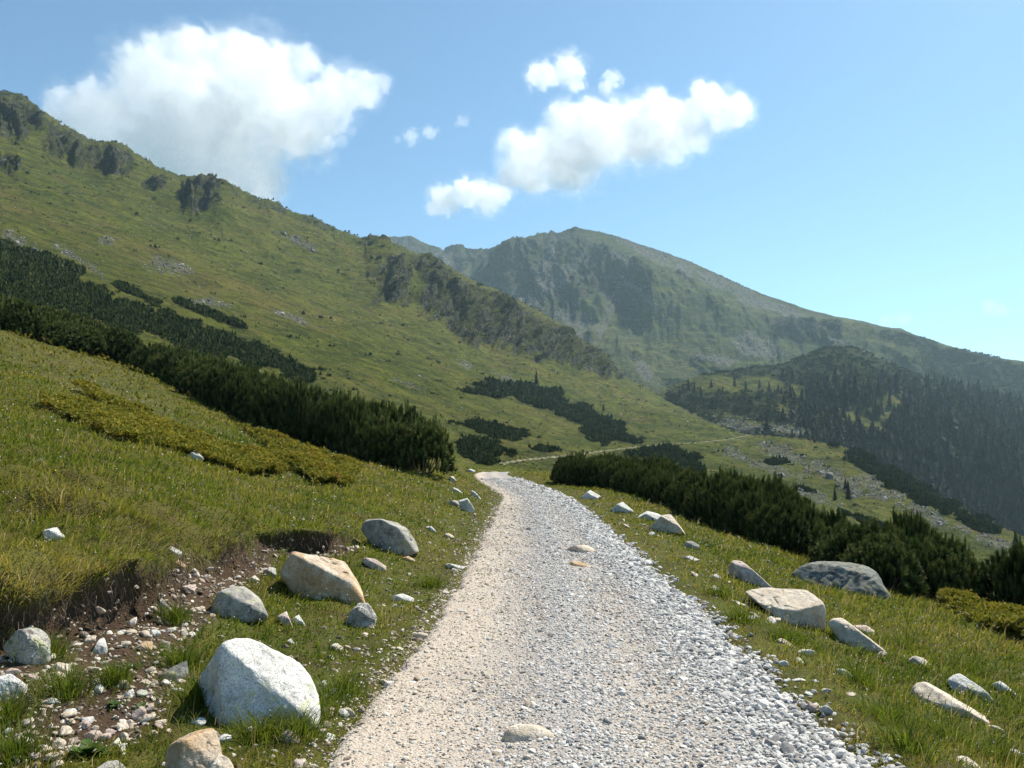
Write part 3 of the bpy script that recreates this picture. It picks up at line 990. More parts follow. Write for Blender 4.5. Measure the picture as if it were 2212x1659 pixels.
CL_BIG = [(330, 175, 95), (420, 130, 75), (500, 118, 60), (560, 175, 100), (430, 230, 130), (300, 265, 100), (210, 245, 80), (140, 225, 45), (250, 340, 80), (400, 320, 120), (520, 300, 120), (620, 235, 90), (660, 145, 42), (720, 200, 66), (780, 188, 48), (825, 178, 24), (560, 375, 75), (590, 405, 36), (650, 285, 66), (700, 255, 54), (510, 85, 30), (180, 300, 70), (330, 380, 60), (450, 385, 90), (520, 385, 80), (565, 425, 40)]
cloud(CL_BIG, 5200., "largest white cloud, billowing up behind the green ridge", .0055, .95, 13., 1)
cloud([(700, 292, 30), (735, 305, 20), (655, 350, 18), (760, 285, 12)], 5300., "ragged thin shred of cloud hanging off the right side of the largest cloud", .0022, 1.2, 8., 12)
CL_MID = [(1230, 330, 80), (1150, 350, 66), (1300, 285, 78), (1380, 290, 72), (1225, 258, 46), (1450, 290, 56), (1500, 300, 38), (1420, 215, 32), (1535, 215, 44), (1590, 240, 38), (1508, 192, 22), (1205, 385, 34), (1105, 310, 32), (1100, 380, 30), (1445, 250, 44), (1480, 262, 44), (1500, 240, 36), (1270, 245, 40), (1560, 262, 30)]
cloud(CL_MID, 5200., "bright white cloud stretched out above the mountain peak", .0085, .8, 11., 2)
cloud([(960, 430, 36), (1005, 410, 34), (1050, 425, 38), (1085, 420, 22), (940, 448, 20)], 5400., "low puffy cloud just left of the peak, below the stretched cloud", .010, 1.1, 7., 3)
cloud([(1175, 160, 36), (1230, 150, 36), (1150, 168, 18), (1245, 178, 22)], 5200., "small ragged cloud floating over the stretched cloud", .0075, 1.15, 6., 4)
cloud([(1322, 170, 22), (1308, 190, 18)], 5200., "tiny puff beside the small ragged cloud", .007, 1.15, 5., 5)
cloud([(890, 297, 20), (925, 286, 16), (860, 300, 10), (945, 280, 8)], 5400., "thin wisp of cloud between the two big clouds", .0045, 1.1, 6., 6)
cloud([(1002, 260, 15), (988, 268, 9)], 5400., "faintest scrap of cloud, right of the thin wisp", .003, 1.1, 5., 7)
cloud([(1918, 692, 15), (1950, 686, 16), (1964, 684, 9)], 8000., "small pale cloud low over the descending right ridge", .0013, .95, 9., 8)
cloud([(2138, 660, 18), (2160, 668, 16), (2180, 672, 9)], 8000., "small pale cloud low at the far right of the sky", .0013, .95, 9., 9)

# ------------------------------------------------------------------ rocks
def ico(level):
    t = (1 + 5 ** .5) / 2
    V = [(-1, t, 0), (1, t, 0), (-1, -t, 0), (1, -t, 0), (0, -1, t), (0, 1, t), (0, -1, -t), (0, 1, -t), (t, 0, -1), (t, 0, 1), (-t, 0, -1), (-t, 0, 1)]
    V = [np.array(v) / np.linalg.norm(v) for v in V]
    F = [(0, 11, 5), (0, 5, 1), (0, 1, 7), (0, 7, 10), (0, 10, 11), (1, 5, 9), (5, 11, 4), (11, 10, 2), (10, 7, 6), (7, 1, 8), (3, 9, 4), (3, 4, 2), (3, 2, 6), (3, 6, 8), (3, 8, 9), (4, 9, 5), (2, 4, 11), (6, 2, 10), (8, 6, 7), (9, 8, 1)]
    for _ in range(level):
        mid, G = {}, []

        def m(a, b):
            k = (min(a, b), max(a, b))
            if k not in mid:
                v = V[a] + V[b]
                V.append(v / np.linalg.norm(v))
                mid[k] = len(V) - 1
            return mid[k]
        for a, b, c in F:
            x, y, z = m(a, b), m(b, c), m(c, a)
            G += [(a, x, z), (b, y, x), (c, z, y), (x, y, z)]
        F = G
    return np.array(V), np.array(F)


ICO = {k: ico(k) for k in (0, 1, 2, 3, 4, 5)}


def rock_mat(name, base, dark, light, lichen=None, blotch=None, sc=1.0):
    t = NT(name, .88, .25)
    p = t.pos()
    n0, n1, n2 = t.noise(p, 2.5 * sc, 4, .6), t.noise(p, 14 * sc, 5, .65), t.noise(p, 95 * sc, 3, .75)
    col = t.ramp(n1, [(.3, dark), (.48, base), (.68, light)])
    n3 = t.noise(p, 6 * sc, 6, .7, .5)
    col = t.mix(t.mapr(n3, .51, .63, 0, .7), col, dark)
    spk = t.ramp(n2, [(.36, (.36, .36, .35)), (.47, (.92, .92, .92)), (.62, (1.18, 1.18, 1.18))])
    lv = t.voro(p, 9 * sc)
    col = t.mix(t.math('MULTIPLY', t.mapr(lv, .22, .12), t.mapr(n0, .48, .58, 0, .8)), col, tuple(.45 * q for q in dark))
    col = t.mix(.85, col, spk, 'MULTIPLY')
    if blotch:
        col = t.mix(t.mapr(n0, .46, .60, 0, .8), col, blotch)
    col = t.mix(t.mapr(t.noise(p, 1.6 * sc, 5, .65), .50, .62, 0, .45), col, tuple(.55 * q for q in base))
    if lichen:
        lm = t.math('MULTIPLY', t.mapr(n1, .52, .64), t.mapr(n0, .38, .55))
        col = t.mix(lm, col, lichen)
    wr = t.n("TexWave", wave_type='BANDS')
    t.l(p, wr.inputs["Vector"])
    wr.inputs["Scale"].default_value = 3.0 * sc
    wr.inputs["Distortion"].default_value = 9.0
    wr.inputs["Detail"].default_value = 4
    nm = t.bump(n3, .8, .035 / sc)
    nm = t.bump(n1, .7, .02 / sc, nm)
    nm = t.bump(n2, .55, .006 / sc, nm)
    nm = t.bump(wr.outputs[0], .22, .01 / sc, nm)
    return t.done(col, nm)


RM = {
    "white": rock_mat("granite_white", (.64, .625, .59), (.42, .405, .38), (.76, .745, .71), (.45, .46, .27)),
    "grey": rock_mat("granite_grey", (.38, .36, .325), (.17, .16, .145), (.54, .515, .47), (.30, .31, .15)),
    "tan": rock_mat("granite_tan", (.55, .45, .34), (.33, .25, .17), (.66, .58, .48), None, (.46, .29, .13)),
    "cream": rock_mat("granite_cream", (.58, .50, .40), (.40, .33, .25), (.68, .62, .54), None, (.48, .40, .30)),
    "dark": rock_mat("lichen_grey", (.17, .175, .165), (.06, .062, .06), (.30, .31, .29), (.26, .26, .10)),
    "pink": rock_mat("granite_pink", (.50, .40, .35), (.32, .24, .20), (.62, .54, .49)),
}


ROCKS = []


def rock(poly, mat, label, faces=(), depth=None, thick=.75, seed=0, level=5, cat="boulder", name="boulder", group=None, soft=22, rough=.035, base=None, sink=0.0, hf=None):
    """A boulder that fills the given outline seen from the path, with its own depth, thickness and faces.
    faces: (right, toward viewer, up, offset) planes that cut the block, offsets as a share of its half height/width."""
    poly = np.array(poly, float)
    ROCKS.append(poly)
    hf = hf or hg
    bx = poly[:, 0].mean() if base is None else base[0]
    by = poly[:, 1].max() - .08 * np.ptp(poly[:, 1]) if base is None else base[1]
    g = cast([bx], [by], hf)[0] if depth is None else None
    d = g[1] if depth is None else depth
    cx, cy = (poly[:, 0].min() + poly[:, 0].max()) / 2, (poly[:, 1].min() + poly[:, 1].max()) / 2
    cx, cy = .5 * cx + .5 * poly[:, 0].mean(), .5 * cy + .5 * poly[:, 1].mean()
    hw = np.ptp(poly[:, 0]) / 2 / PF * d
    d = d + hw * thick * .45
    C = P3(cx, cy, np.array(d))
    f = (C - EYE) / np.linalg.norm(C - EYE)
    rt = np.cross(f, (0, 0, 1))
    rt /= np.linalg.norm(rt)
    up = np.cross(rt, f)
    k = np.linalg.norm(C - EYE) / PF * (1 / math.sqrt(1 + ((cx - PW / 2) / PF)**2 + ((cy - PH / 2) / PF)**2)) * math.sqrt(1 + ((cx - PW / 2) / PF)**2)
    k = d / PF
    q = np.stack([(poly[:, 0] - cx) * k, -(poly[:, 1] - cy) * k], 1)
    area = np.sum(q[:, 0] * np.roll(q[:, 1], -1) - q[:, 1] * np.roll(q[:, 0], -1))
    if area < 0:
        q = q[::-1]
    hh = np.ptp(q[:, 1]) / 2
    rng = np.random.default_rng(seed + 100)
    NN, OO = [], []
    for i in range(len(q)):
        a, b = q[i], q[(i + 1) % len(q)]
        e = b - a
        L = np.hypot(*e)
        if L < 1e-6:
            continue
        n = np.array([e[1], -e[0]]) / L
        off = n @ a
        off = max(off, .02 * hw)
        if n[1] < -.25:                          # the buried underside goes on below the ground line
            off += (.75 * hh + .12 * hw) * -n[1]
        n3 = rt * n[0] + up * n[1]
        til = rng.uniform(-.15, .15)
        n3 = n3 + f * til
        ln = np.linalg.norm(n3)
        NN.append(n3 / ln)
        OO.append(off / ln)
    th = hw * thick
    fr = list(faces) or [(.30, .50, .81, .46), (-.2, .95, -.15, .80)]
    for (a, b, c, o) in fr:                      # right, toward viewer (level), up
        fl = np.array([f[0], f[1], 0]) / np.hypot(f[0], f[1])
        n = rt * a - fl * b + np.array([0, 0, 1]) * c
        n /= np.linalg.norm(n)
        ext = abs(n @ rt) * hw + abs(n @ up) * hh + abs(n @ f) * th
        NN.append(n)
        OO.append(ext * o)
    for s_, o in ((1, 1.0), (-1, 1.05)):
        n = f * s_ + up * rng.uniform(-.2, .2) + rt * rng.uniform(-.2, .2)
        n /= np.linalg.norm(n)
        NN.append(n)
        OO.append(th * o)
    for _k in range(9):                          # broken facets all round
        n = rng.normal(size=3)
        n /= np.linalg.norm(n)
        NN.append(n)
        OO.append((abs(n @ rt) * hw + abs(n @ up) * hh + abs(n @ f) * th) * rng.uniform(.80, .96))
    NN, OO = np.array(NN), np.array(OO)
    U, F = ICO[level]
    U = U @ np.stack([rt * hw, f * th, up * hh])
    U /= np.linalg.norm(U, axis=1, keepdims=True)
    pr = np.maximum(U @ NN.T, 0) / OO
    r = (pr ** soft).sum(1) ** (-1 / soft)
    V = U * r[:, None]
    m = min(hw, hh, th)
    sc = 1 / hw
    dn = rough * (fbm(V[:, 0] * sc * 1.3 + seed, V[:, 1] * sc * 1.3, V[:, 2] * sc * 1.3, 4, seed + 1) * 2.2 + ridged(V[:, 0] * sc * 2.6, V[:, 1] * sc * 2.6 + seed, V[:, 2] * sc * 2.6, 3, seed + 7) - .6) * m * 1.5
    if level == 5:                               # a few open cracks
        cr = fbm(V[:, 0] * sc * 1.1 + 3 * seed, V[:, 1] * sc * 1.1, V[:, 2] * sc * 1.1, 3, seed + 17)
        ck = sst(-.1, .25, fbm(V[:, 0] * sc, V[:, 1] * sc, V[:, 2] * sc + seed, 2, seed + 23))
        dn = dn - .09 * m * ck * np.exp(-(cr / .03)**2)
    V = V + U * dn[:, None]
    X_, Y_ = to_px(C + V)                        # keep the traced width and top edge
    vis = Y_ < poly[:, 1].max()
    V = V - np.outer(V @ rt, rt) * (1 - np.ptp(poly[:, 0]) / max(1e-6, np.ptp(X_[vis])))
    X_, Y_ = to_px(C + V)
    vis = Y_ < poly[:, 1].max()
    V = V + rt * ((poly[:, 0].max() + poly[:, 0].min() - X_[vis].max() - X_[vis].min()) / 2 * k) + np.array([0, 0, 1.0]) * ((Y_.min() - poly[:, 1].min()) * k)
    org = C.copy()
    org[2] = org[2] - hh
    V = V + (C - org)
    o = add_obj(name, mesh_np(name, V, *uni(F), [RM[mat]]), label=label, cat=cat, group=group, loc=org)
    return o


def r1(*p):      # corner lists read off enlarged crops, turned into layout pixels
    return [(x * .3635, 1056 + y * .3635) for x, y in p]


def r2(*p):
    return [(672 + x * .4213, 960 + y * .4213) for x, y in p]


def r3(*p):
    return [(1440 + x * .349, 1082.9 + y * .349) for x, y in p]


LIT = (.25, .55, .80, .62)
rock(r1((1170, 1000), (1240, 912), (1330, 885), (1520, 890), (1640, 945), (1790, 1030), (1862, 1090), (1905, 1200), (1895, 1265), (1780, 1375), (1690, 1398), (1590, 1378), (1400, 1275), (1230, 1160)), "white",
     "largest boulder, smooth and pale grey white, in the grass beside the gravel path", [(.42, .50, .76, .44), (-.25, .93, -.28, .80), (-.88, .45, .05, .80)], seed=1, soft=44)
rock(r1((15, 880), (60, 840), (190, 825), (262, 860), (302, 915), (303, 990), (240, 1032), (150, 1036), (85, 960)), "grey",
     "rounded grey boulder below the tall turf bank, shaded on its near side", [(.45, .35, .82, .46), (-.5, .85, .1, .62)], seed=2)
rock(r1((-60, 1110), (0, 1097), (65, 1098), (168, 1168), (100, 1245), (30, 1215), (-60, 1200)), "white", "pale speckled boulder cut by the left edge, behind a grass tuft", [(.2, .6, .77, .7)], seed=3)
rock(r1((300, 1050), (340, 1030), (420, 1050), (436, 1078), (428, 1090), (380, 1092), (310, 1076)), "cream", "flat oval cream stone, upper of two on the bare soil", seed=4, level=4, cat="stone", name="stone")
rock(r1((302, 1088), (350, 1082), (402, 1106), (370, 1126), (312, 1110)), "cream", "flat cream stone, lower of two on the bare soil", seed=5, level=3, cat="stone", name="stone")
rock(r1((985, 1530), (1010, 1490), (1090, 1450), (1275, 1420), (1310, 1480), (1335, 1600), (1345, 1700), (1150, 1700), (1000, 1620)), "tan",
     "angular tan boulder with rusty stains and a dark left face at the bottom edge", [(.52, .55, .65, .52), (-.90, .42, .05, .62), (.1, .2, .97, .86)], seed=6, soft=26, depth=3.75)
rock(r1((1235, 1640), (1260, 1600), (1300, 1575), (1360, 1600), (1392, 1660), (1380, 1720), (1240, 1720)), "cream", "small cream boulder leaning against the angular tan boulder", seed=7, level=4, depth=3.5)
rock(r1((1248, 655), (1270, 605), (1340, 578), (1440, 595), (1530, 660), (1592, 760), (1570, 788), (1480, 772), (1300, 708)), "grey",
     "humped light grey boulder with faint yellow lichen on the grass edge of the soil", [(.34, .48, .81, .44), (-.1, .97, -.05, .85)], seed=8)
rock([(604, 1200), (615, 1191), (655, 1194), (712, 1204), (745, 1214), (770, 1250), (789, 1276), (786, 1284), (760, 1297), (727, 1296), (672, 1274), (636, 1240)], "tan",
     "long angular tan boulder with a flat sunlit top and grey lower face", [(.35, .34, .87, .40), (-.15, .95, -.05, .70), (.95, .25, .15, .9)], seed=9, soft=24, rough=.045)
rock(r2((255, 392), (300, 381), (390, 391), (470, 420), (530, 480), (553, 535), (540, 556), (470, 560), (380, 532), (335, 480)), "grey",
     "slanted slab of pale granite with a dark left face on the grassy bank", [(.72, .45, .52, .50), (-.62, .78, -.05, .50), (.1, .1, 1, .9)], seed=10, soft=28)
rock(r2((165, 912), (200, 840), (250, 812), (295, 815), (337, 880), (330, 908), (240, 935), (180, 935)), "grey", "small rough grey boulder standing just below the long tan boulder", [(.3, .7, .6, .66), (-.6, .7, .2, .6)], seed=11, rough=.07)
rock(r2((755, 288), (800, 275), (838, 322), (828, 346), (785, 345)), "white", "small white boulder on the grass verge near the dwarf pine hedge end", [(.6, .5, .6, .6), (-.5, .85, 0, .6)], seed=12, level=4)
rock(r2((690, 292), (725, 286), (765, 298), (770, 312), (735, 318)), "grey", "thin grey stone touching the small white verge boulder", seed=13, level=3, cat="stone", name="stone")
rock(r2((410, 776), (470, 765), (532, 790), (530, 810), (470, 813)), "white", "low white stone half sunk in grass right of the rough grey boulder", seed=14, level=4, cat="stone", name="stone")
rock(r2((260, 580), (330, 590), (387, 625), (380, 646), (320, 632)), "pink", "flat pinkish stone lying below the slanted slab", seed=15, level=4, cat="stone", name="stone")
rock(r2((520, 975), (550, 962), (595, 970), (600, 995), (560, 1003), (525, 997)), "cream", "rounded stone on the left edge of the gravel path", [(.2, .3, .9, .6), (-.1, 1, -.1, .8)], seed=16, level=4, cat="stone", name="stone")
rock(r2((650, 1000), (690, 982), (757, 985), (745, 1003), (690, 1012)), "cream", "flat beige stone set in the dirt of the path edge", seed=17, level=4, cat="stone", name="stone")
rock(r2((970, 1500), (1000, 1455), (1080, 1432), (1180, 1440), (1280, 1480), (1337, 1520), (1320, 1548), (1240, 1555), (1100, 1550), (980, 1532)), "cream",
     "large smooth cream stone bedded in the middle of the gravel path", [(.1, .45, .88, .62), (0, 1, -.1, .9)], seed=18, soft=10, rough=.02)
rock(r2((1293, 628), (1330, 600), (1380, 598), (1445, 630), (1380, 640)), "tan", "dusty brown stone poking up in the path, nearer of a pair", [(.2, .4, .9, .6), (-.6, .8, 0, .6)], seed=19, level=4, cat="stone", name="stone")
rock(r2((1268, 552), (1320, 528), (1400, 515), (1475, 540), (1500, 556), (1380, 562)), "cream", "broad dusty rock bulging from the path, farther of a pair", [(.2, .4, .9, .6), (-.6, .8, 0, .6)], seed=20, level=4, cat="stone", name="stone")
rock(r2((770, 1105), (800, 1078), (870, 1078), (905, 1100), (850, 1118), (790, 1120)), "cream", "smooth buff stone bedded where the path dirt meets the gravel", seed=21, level=4, cat="stone", name="stone")
rock(r2((868, 1190), (880, 1165), (920, 1152), (945, 1175), (940, 1205), (895, 1210)), "cream", "round pale stone in the gravel above the large smooth cream stone", seed=22, level=4, cat="stone", name="stone")
for k, (pl, lb, mt) in enumerate([
        (r2((370, 1230), (390, 1212), (440, 1215), (465, 1240), (430, 1258), (385, 1255)), "white flat stone on the sandy left side of the path", "white"),
        (r2((485, 1250), (500, 1228), (545, 1235), (565, 1262), (510, 1270)), "buff flat stone right beside the white one on the sandy path", "cream"),
        (r2((490, 1325), (520, 1305), (605, 1312), (600, 1335), (510, 1340)), "long sunken whitish stone in the sandy path", "cream"),
        (r2((385, 1325), (405, 1308), (455, 1312), (450, 1340), (400, 1345)), "greyish stone on the path edge, left of the long sunken one", "white"),
        (r2((645, 1320), (665, 1292), (715, 1295), (722, 1325), (690, 1345)), "two toned stone in the sandy part of the path", "pink"),
        (r2((200, 1515), (225, 1490), (290, 1492), (312, 1512), (270, 1530), (215, 1530)), "whitish stone on the path verge near the bottom edge", "white"),
        (r2((180, 1535), (205, 1520), (240, 1530), (235, 1550), (200, 1552)), "beige stone tucked against the whitish verge stone", "cream"),
        (r2((65, 1495), (85, 1478), (125, 1490), (115, 1512), (80, 1512)), "bluish white stone at the foot of the grass by the path", "white"),
        (r2((240, 1360), (255, 1335), (275, 1350), (265, 1380), (250, 1378)), "small upright pinkish stone at the grass border of the path", "pink")]):
    rock(pl, mt, lb, seed=30 + k, level=4, cat="stone", name="stone")

# right of the path
rock(r3((488, 602), (530, 560), (600, 535), (720, 535), (850, 535), (940, 560), (987, 612), (992, 760), (930, 770), (860, 712), (780, 692), (650, 652), (510, 628)), "cream",
     "flat topped pale boulder with a dark grey front on the right verge", [(.08, .30, .95, .40), (.62, .78, -.1, .62), (-.5, .86, -.12, .72)], seed=50, soft=26, rough=.04)
rock(r3((775, 425), (850, 372), (920, 380), (1050, 367), (1150, 370), (1220, 400), (1290, 460), (1340, 560), (1408, 658), (1300, 618), (1150, 575), (1010, 525), (900, 455)), "dark",
     "big dark grey boulder patched with lichen in front of the pine hedge", [(-.15, .70, .70, .52), (.5, .8, .2, .85)], seed=51, soft=18, rough=.07, base=(1800, 1270))
rock(r3((382, 405), (410, 365), (470, 370), (540, 430), (627, 495), (560, 503), (480, 463), (390, 428)), "pink", "long pinkish white rock lying downslope beside the path", [(.2, .4, .9, .55), (-.4, .9, 0, .8)], seed=52)
rock(r3((998, 718), (1060, 718), (1200, 800), (1330, 880), (1340, 897), (1250, 875), (1130, 855), (1060, 795)), "cream", "narrow whitish rock ridge right under the flat topped boulder", [(.2, .4, .9, .5), (-.4, .9, 0, .8)], seed=53)
rock(r3((1150, 770), (1240, 765), (1300, 800), (1260, 815), (1180, 800)), "pink", "low pinkish rock almost buried in grass, uphill of the narrow ridge", seed=54, level=4)
rock(r3((1488, 977), (1520, 957), (1590, 962), (1632, 990), (1610, 1012), (1520, 1002)), "cream", "small oval white rock, upper of a stacked pair in the right meadow", seed=55, level=4)
rock(r3((1488, 1012), (1560, 1015), (1635, 1030), (1560, 1040), (1500, 1030)), "pink", "thin flat rock, lower of a stacked pair in the right meadow", seed=56, level=4)
rock(r3((1485, 1155), (1530, 1120), (1590, 1112), (1700, 1160), (1850, 1220), (1940, 1260), (1985, 1315), (1900, 1310), (1750, 1262), (1600, 1210)), "cream",
     "longest pale rock slab in the right meadow, sloping toward the corner", [(.1, .5, .86, .5), (0, 1, 0, .9)], seed=57)
rock(r3((1738, 1085), (1780, 1062), (1850, 1090), (1950, 1140), (2022, 1210), (1960, 1220), (1850, 1178), (1760, 1125)), "white", "pale sloping rock just behind the longest slab", [(.1, .5, .86, .5), (0, 1, 0, .9)], seed=58)
rock(r3((2012, 1130), (2050, 1108), (2110, 1145), (2165, 1182), (2090, 1180), (2030, 1160)), "white", "small white rock at the right edge beyond the sloping slabs", seed=59, level=4)
rock([(1402, 1133), (1425, 1114), (1447, 1111), (1480, 1147), (1470, 1154), (1415, 1147)], "cream", "wedge shaped cream rock on the right verge below the hedge", [(.3, .4, .86, .5), (-.3, .95, 0, .7)], seed=60, soft=24)
rock([(1372, 1114), (1395, 1104), (1430, 1110), (1444, 1118), (1385, 1123)], "white", "flat white rock behind the wedge shaped rock", seed=61, level=4)
rock([(1318, 1097), (1345, 1084), (1369, 1100), (1362, 1108), (1330, 1106)], "white", "domed white rock beside the hedge, second along the right verge", seed=62, level=4)
rock([(1252, 1072), (1275, 1059), (1298, 1069), (1288, 1079), (1262, 1079)], "white", "farthest domed white rock on the right verge near the hedge tip", seed=63, level=4)
for k, (pl, lb, mt) in enumerate([
        (r3((108, 258), (150, 243), (202, 270), (197, 298), (130, 292)), "bluish grey rock in the grass below the hedge on the right", "grey"),
        (r3((82, 352), (150, 336), (207, 352), (150, 366)), "low white rock in the grass, left of the long pinkish rock", "white"),
        (r3((255, 464), (300, 448), (337, 468), (300, 484)), "little white rock between path and long pinkish rock", "white"),
        (r3((235, 542), (300, 520), (335, 536), (290, 555)), "flat beige rock at the right path verge", "cream"),
        (r3((865, 1228), (930, 1248), (968, 1302), (900, 1296)), "peach coloured stone at the right border of the gravel", "pink"),
        (r3((945, 1325), (965, 1302), (990, 1310), (990, 1335), (962, 1342)), "dark grey cobble beside the peach coloured stone", "dark"),
        (r3((783, 988), (820, 964), (857, 990), (830, 1004)), "white stone in the grass near the right gravel border", "white"),
        (r3((883, 1113), (920, 1099), (942, 1112), (910, 1122)), "small white stone below its larger twin in the right grass", "white")]):
    rock(pl, mt, lb, seed=70 + k, level=4, cat="stone", name="stone")

# left bank and soil
for k, (pl, lb, mt, cat) in enumerate([
        ([(408, 979), (425, 974), (441, 990), (437, 998), (415, 993)], "white rock alone in the upper left meadow beside the juniper", "white", "boulder"),
        ([(90, 1144), (120, 1139), (146, 1160), (139, 1169), (105, 1154)], "white rock surfacing from the tall grass at the left", "white", "boulder"),
        ([(118, 738), (135, 732), (165, 746), (150, 752), (128, 748)], "pale rock on the meadow crest under the distant hedge", "cream", "boulder"),
        (r1((778, 938), (850, 904), (907, 915), (880, 952), (800, 956)), "tan pointed stone beside the grassy tuft on the soil", "tan", "stone"),
        (r1((903, 1145), (930, 1100), (1020, 1050), (1117, 1020), (1122, 1047), (1050, 1094), (960, 1140)), "dark tapering stone tilted against the turf left of the largest boulder", "dark", "boulder"),
        (r1((538, 962), (580, 900), (622, 884), (642, 950), (600, 988), (558, 988)), "broken white stone with a dark top below the bank", "white", "stone"),
        (r1((998, 432), (1050, 417), (1112, 456), (1100, 470), (1040, 468)), "tan flat stone below the second turf bank", "tan", "stone"),
        (r1((948, 362), (1000, 338), (1082, 375), (1060, 394), (1000, 390)), "white jagged stone under the lip of the second turf bank", "white", "stone"),
        (r1((1128, 482), (1160, 471), (1187, 490), (1150, 499)), "little white stone on soil, middle of the second hollow", "cream", "stone"),
        (r1((1083, 572), (1165, 568), (1152, 622), (1100, 602)), "pinkish white angular stone left of the humped grey boulder", "pink", "stone"),
        (r1((1565, 505), (1590, 464), (1642, 474), (1642, 517), (1600, 528)), "round grey stone left of the long tan boulder", "grey", "stone"),
        (r1((1473, 532), (1510, 514), (1547, 545), (1510, 558)), "cream stone just above the humped grey boulder", "cream", "stone"),
        (r1((928, 685), (960, 648), (1002, 692), (992, 718), (940, 718)), "grey stone below the root tangle of the tall bank", "grey", "stone"),
        (r1((1648, 745), (1690, 728), (1742, 822), (1690, 804)), "pinkish upright stone right of the humped grey boulder", "pink", "stone"),
        (r1((1728, 765), (1770, 748), (1817, 800), (1780, 813)), "grey white stone beside the pinkish upright stone", "white", "stone"),
        (r1((633, 1522), (700, 1478), (727, 1530), (680, 1548)), "white cornered stone by the leafy weed at the bottom left", "white", "stone"),
        (r1((690, 1562), (740, 1518), (757, 1560), (710, 1584)), "white stone split off the cornered stone at the bottom left", "white", "stone"),
        (r1((548, 1680), (570, 1640), (620, 1616), (700, 1612), (745, 1650), (750, 1690)), "rounded grey rock cut by the bottom edge of the view", "grey", "boulder"),
        (r1((818, 1143), (870, 1128), (907, 1145), (850, 1163)), "flat white stone at the tip of the dark tapering stone", "cream", "stone"),
        (r1((1648, 1455), (1700, 1428), (1782, 1480), (1783, 1508), (1700, 1494)), "pink rounded stone in the grass under the largest boulder", "pink", "stone"),
        (r1((1918, 1470), (1960, 1452), (1997, 1476), (1950, 1494)), "bluish stone between the largest boulder and the path", "white", "stone"),
        (r1((1692, 905), (1730, 888), (1757, 911), (1720, 922)), "little white stone in grass above the largest boulder", "white", "stone"),
        (r1((1953, 934), (2000, 918), (2052, 946), (1990, 958)), "low cream stone in the grass between boulder and path", "cream", "stone"),
        (r1((1923, 998), (1960, 983), (1987, 1001), (1950, 1013)), "small pale stone below the low cream stone", "white", "stone"),
        (r2((588, 420), (610, 418), (642, 445), (630, 452)), "thin white stone on the verge right of the slanted slab", "white", "stone"),
        (r2((672, 465), (700, 455), (735, 470), (710, 482)), "pale oval stone on the verge grass above the path edge", "cream", "stone"),
        (r2((465, 580), (500, 572), (530, 585), (500, 598)), "brownish flat stone under the foot of the slanted slab", "tan", "stone"),
        (r2((690, 610), (740, 618), (795, 628), (780, 638), (720, 628)), "narrow white stone at the left path border", "white", "stone"),
        (r2((90, 1030), (130, 1018), (170, 1035), (140, 1050), (100, 1048)), "white stone in the verge below the rough grey boulder", "white", "stone"),
        (r2((705, 165), (725, 163), (745, 185), (730, 194)), "white oblong stone below the hedge tip, nearest to it", "white", "stone"),
        (r2((725, 222), (745, 225), (778, 248), (765, 252)), "whitish stone, second below the hedge tip", "white", "stone"),
        (r2((820, 235), (840, 245), (868, 275), (855, 276)), "slender white stone on the verge right of the hedge tip", "white", "stone"),
        (r2((790, 130), (815, 125), (843, 134), (820, 142)), "flat white stone where the path bends out of sight", "white", "stone")]):
    rock(pl, mt, lb, seed=90 + k, level=4, cat=cat, name=cat)


# ------------------------------------------------------------------ loose small stones: the biggest are things, the rest one litter
def pebble_variants(n, level, seed, squash=(.45, .75)):
    rng = np.random.default_rng(seed)
    U, F = ICO[level]
    out = []
    for k in range(n):
        N_ = rng.normal(size=(11, 3))
        N_ /= np.linalg.norm(N_, axis=1, keepdims=True)
        off = rng.uniform(.62, 1.0, 11)
        pr = np.maximum(U @ N_.T, 0) / off
        r = np.minimum((pr ** 12).sum(1) ** (-1 / 12), 1.15)
        V = U * r[:, None] * np.array([1, rng.uniform(.65, .95), rng.uniform(*squash)])
        out.append(V)
    return out, F


def scatter_mesh(name, pts, size, mat, level, seed, squash=(.45, .75), smooth=False, attrs=None, sink=.15, nv=10):
    VS, F = pebble_variants(nv, level, seed, squash)
    rng = np.random.default_rng(seed + 1)
    n = len(pts)
    VS = np.array(VS)
    k = rng.integers(0, nv, n)
    a = rng.uniform(0, 2 * math.pi, n)
    c, s = np.cos(a), np.sin(a)
    B = VS[k] * size[:, None, None]
    tl = rng.normal(0, .25, (n, 2))
    x = B[..., 0] * c[:, None] - B[..., 1] * s[:, None]
    y = B[..., 0] * s[:, None] + B[..., 1] * c[:, None]
    z = B[..., 2] + x * tl[:, :1] + y * tl[:, 1:]
    V = np.stack([x, y, z], -1) + pts[:, None, :] + np.array([0, 0, 1]) * (size * (.3 - sink))[:, None, None]
    nvv = VS.shape[1]
    FF = (F[None] + (np.arange(n) * nvv)[:, None, None]).reshape(-1, 3)
    at = {kk: np.repeat(v, nvv) for kk, v in (attrs or {}).items()}
    return mesh_np(name, V.reshape(-1, 3), *uni(FF), [mat], smooth, at)


def stone_mat(name, ramp, rough=.9):
    t = NT(name, rough, .2)
    n = t.noise(t.pos(), 60, 3, .7)
    c = t.ramp(t.attr("tint"), ramp)
    c = t.mix(.5, c, t.ramp(n, [(.3, (.55, .55, .55)), (.6, (1.1, 1.1, 1.1))]), 'MULTIPLY')
    return t.done(c, t.bump(n, .3, .004))


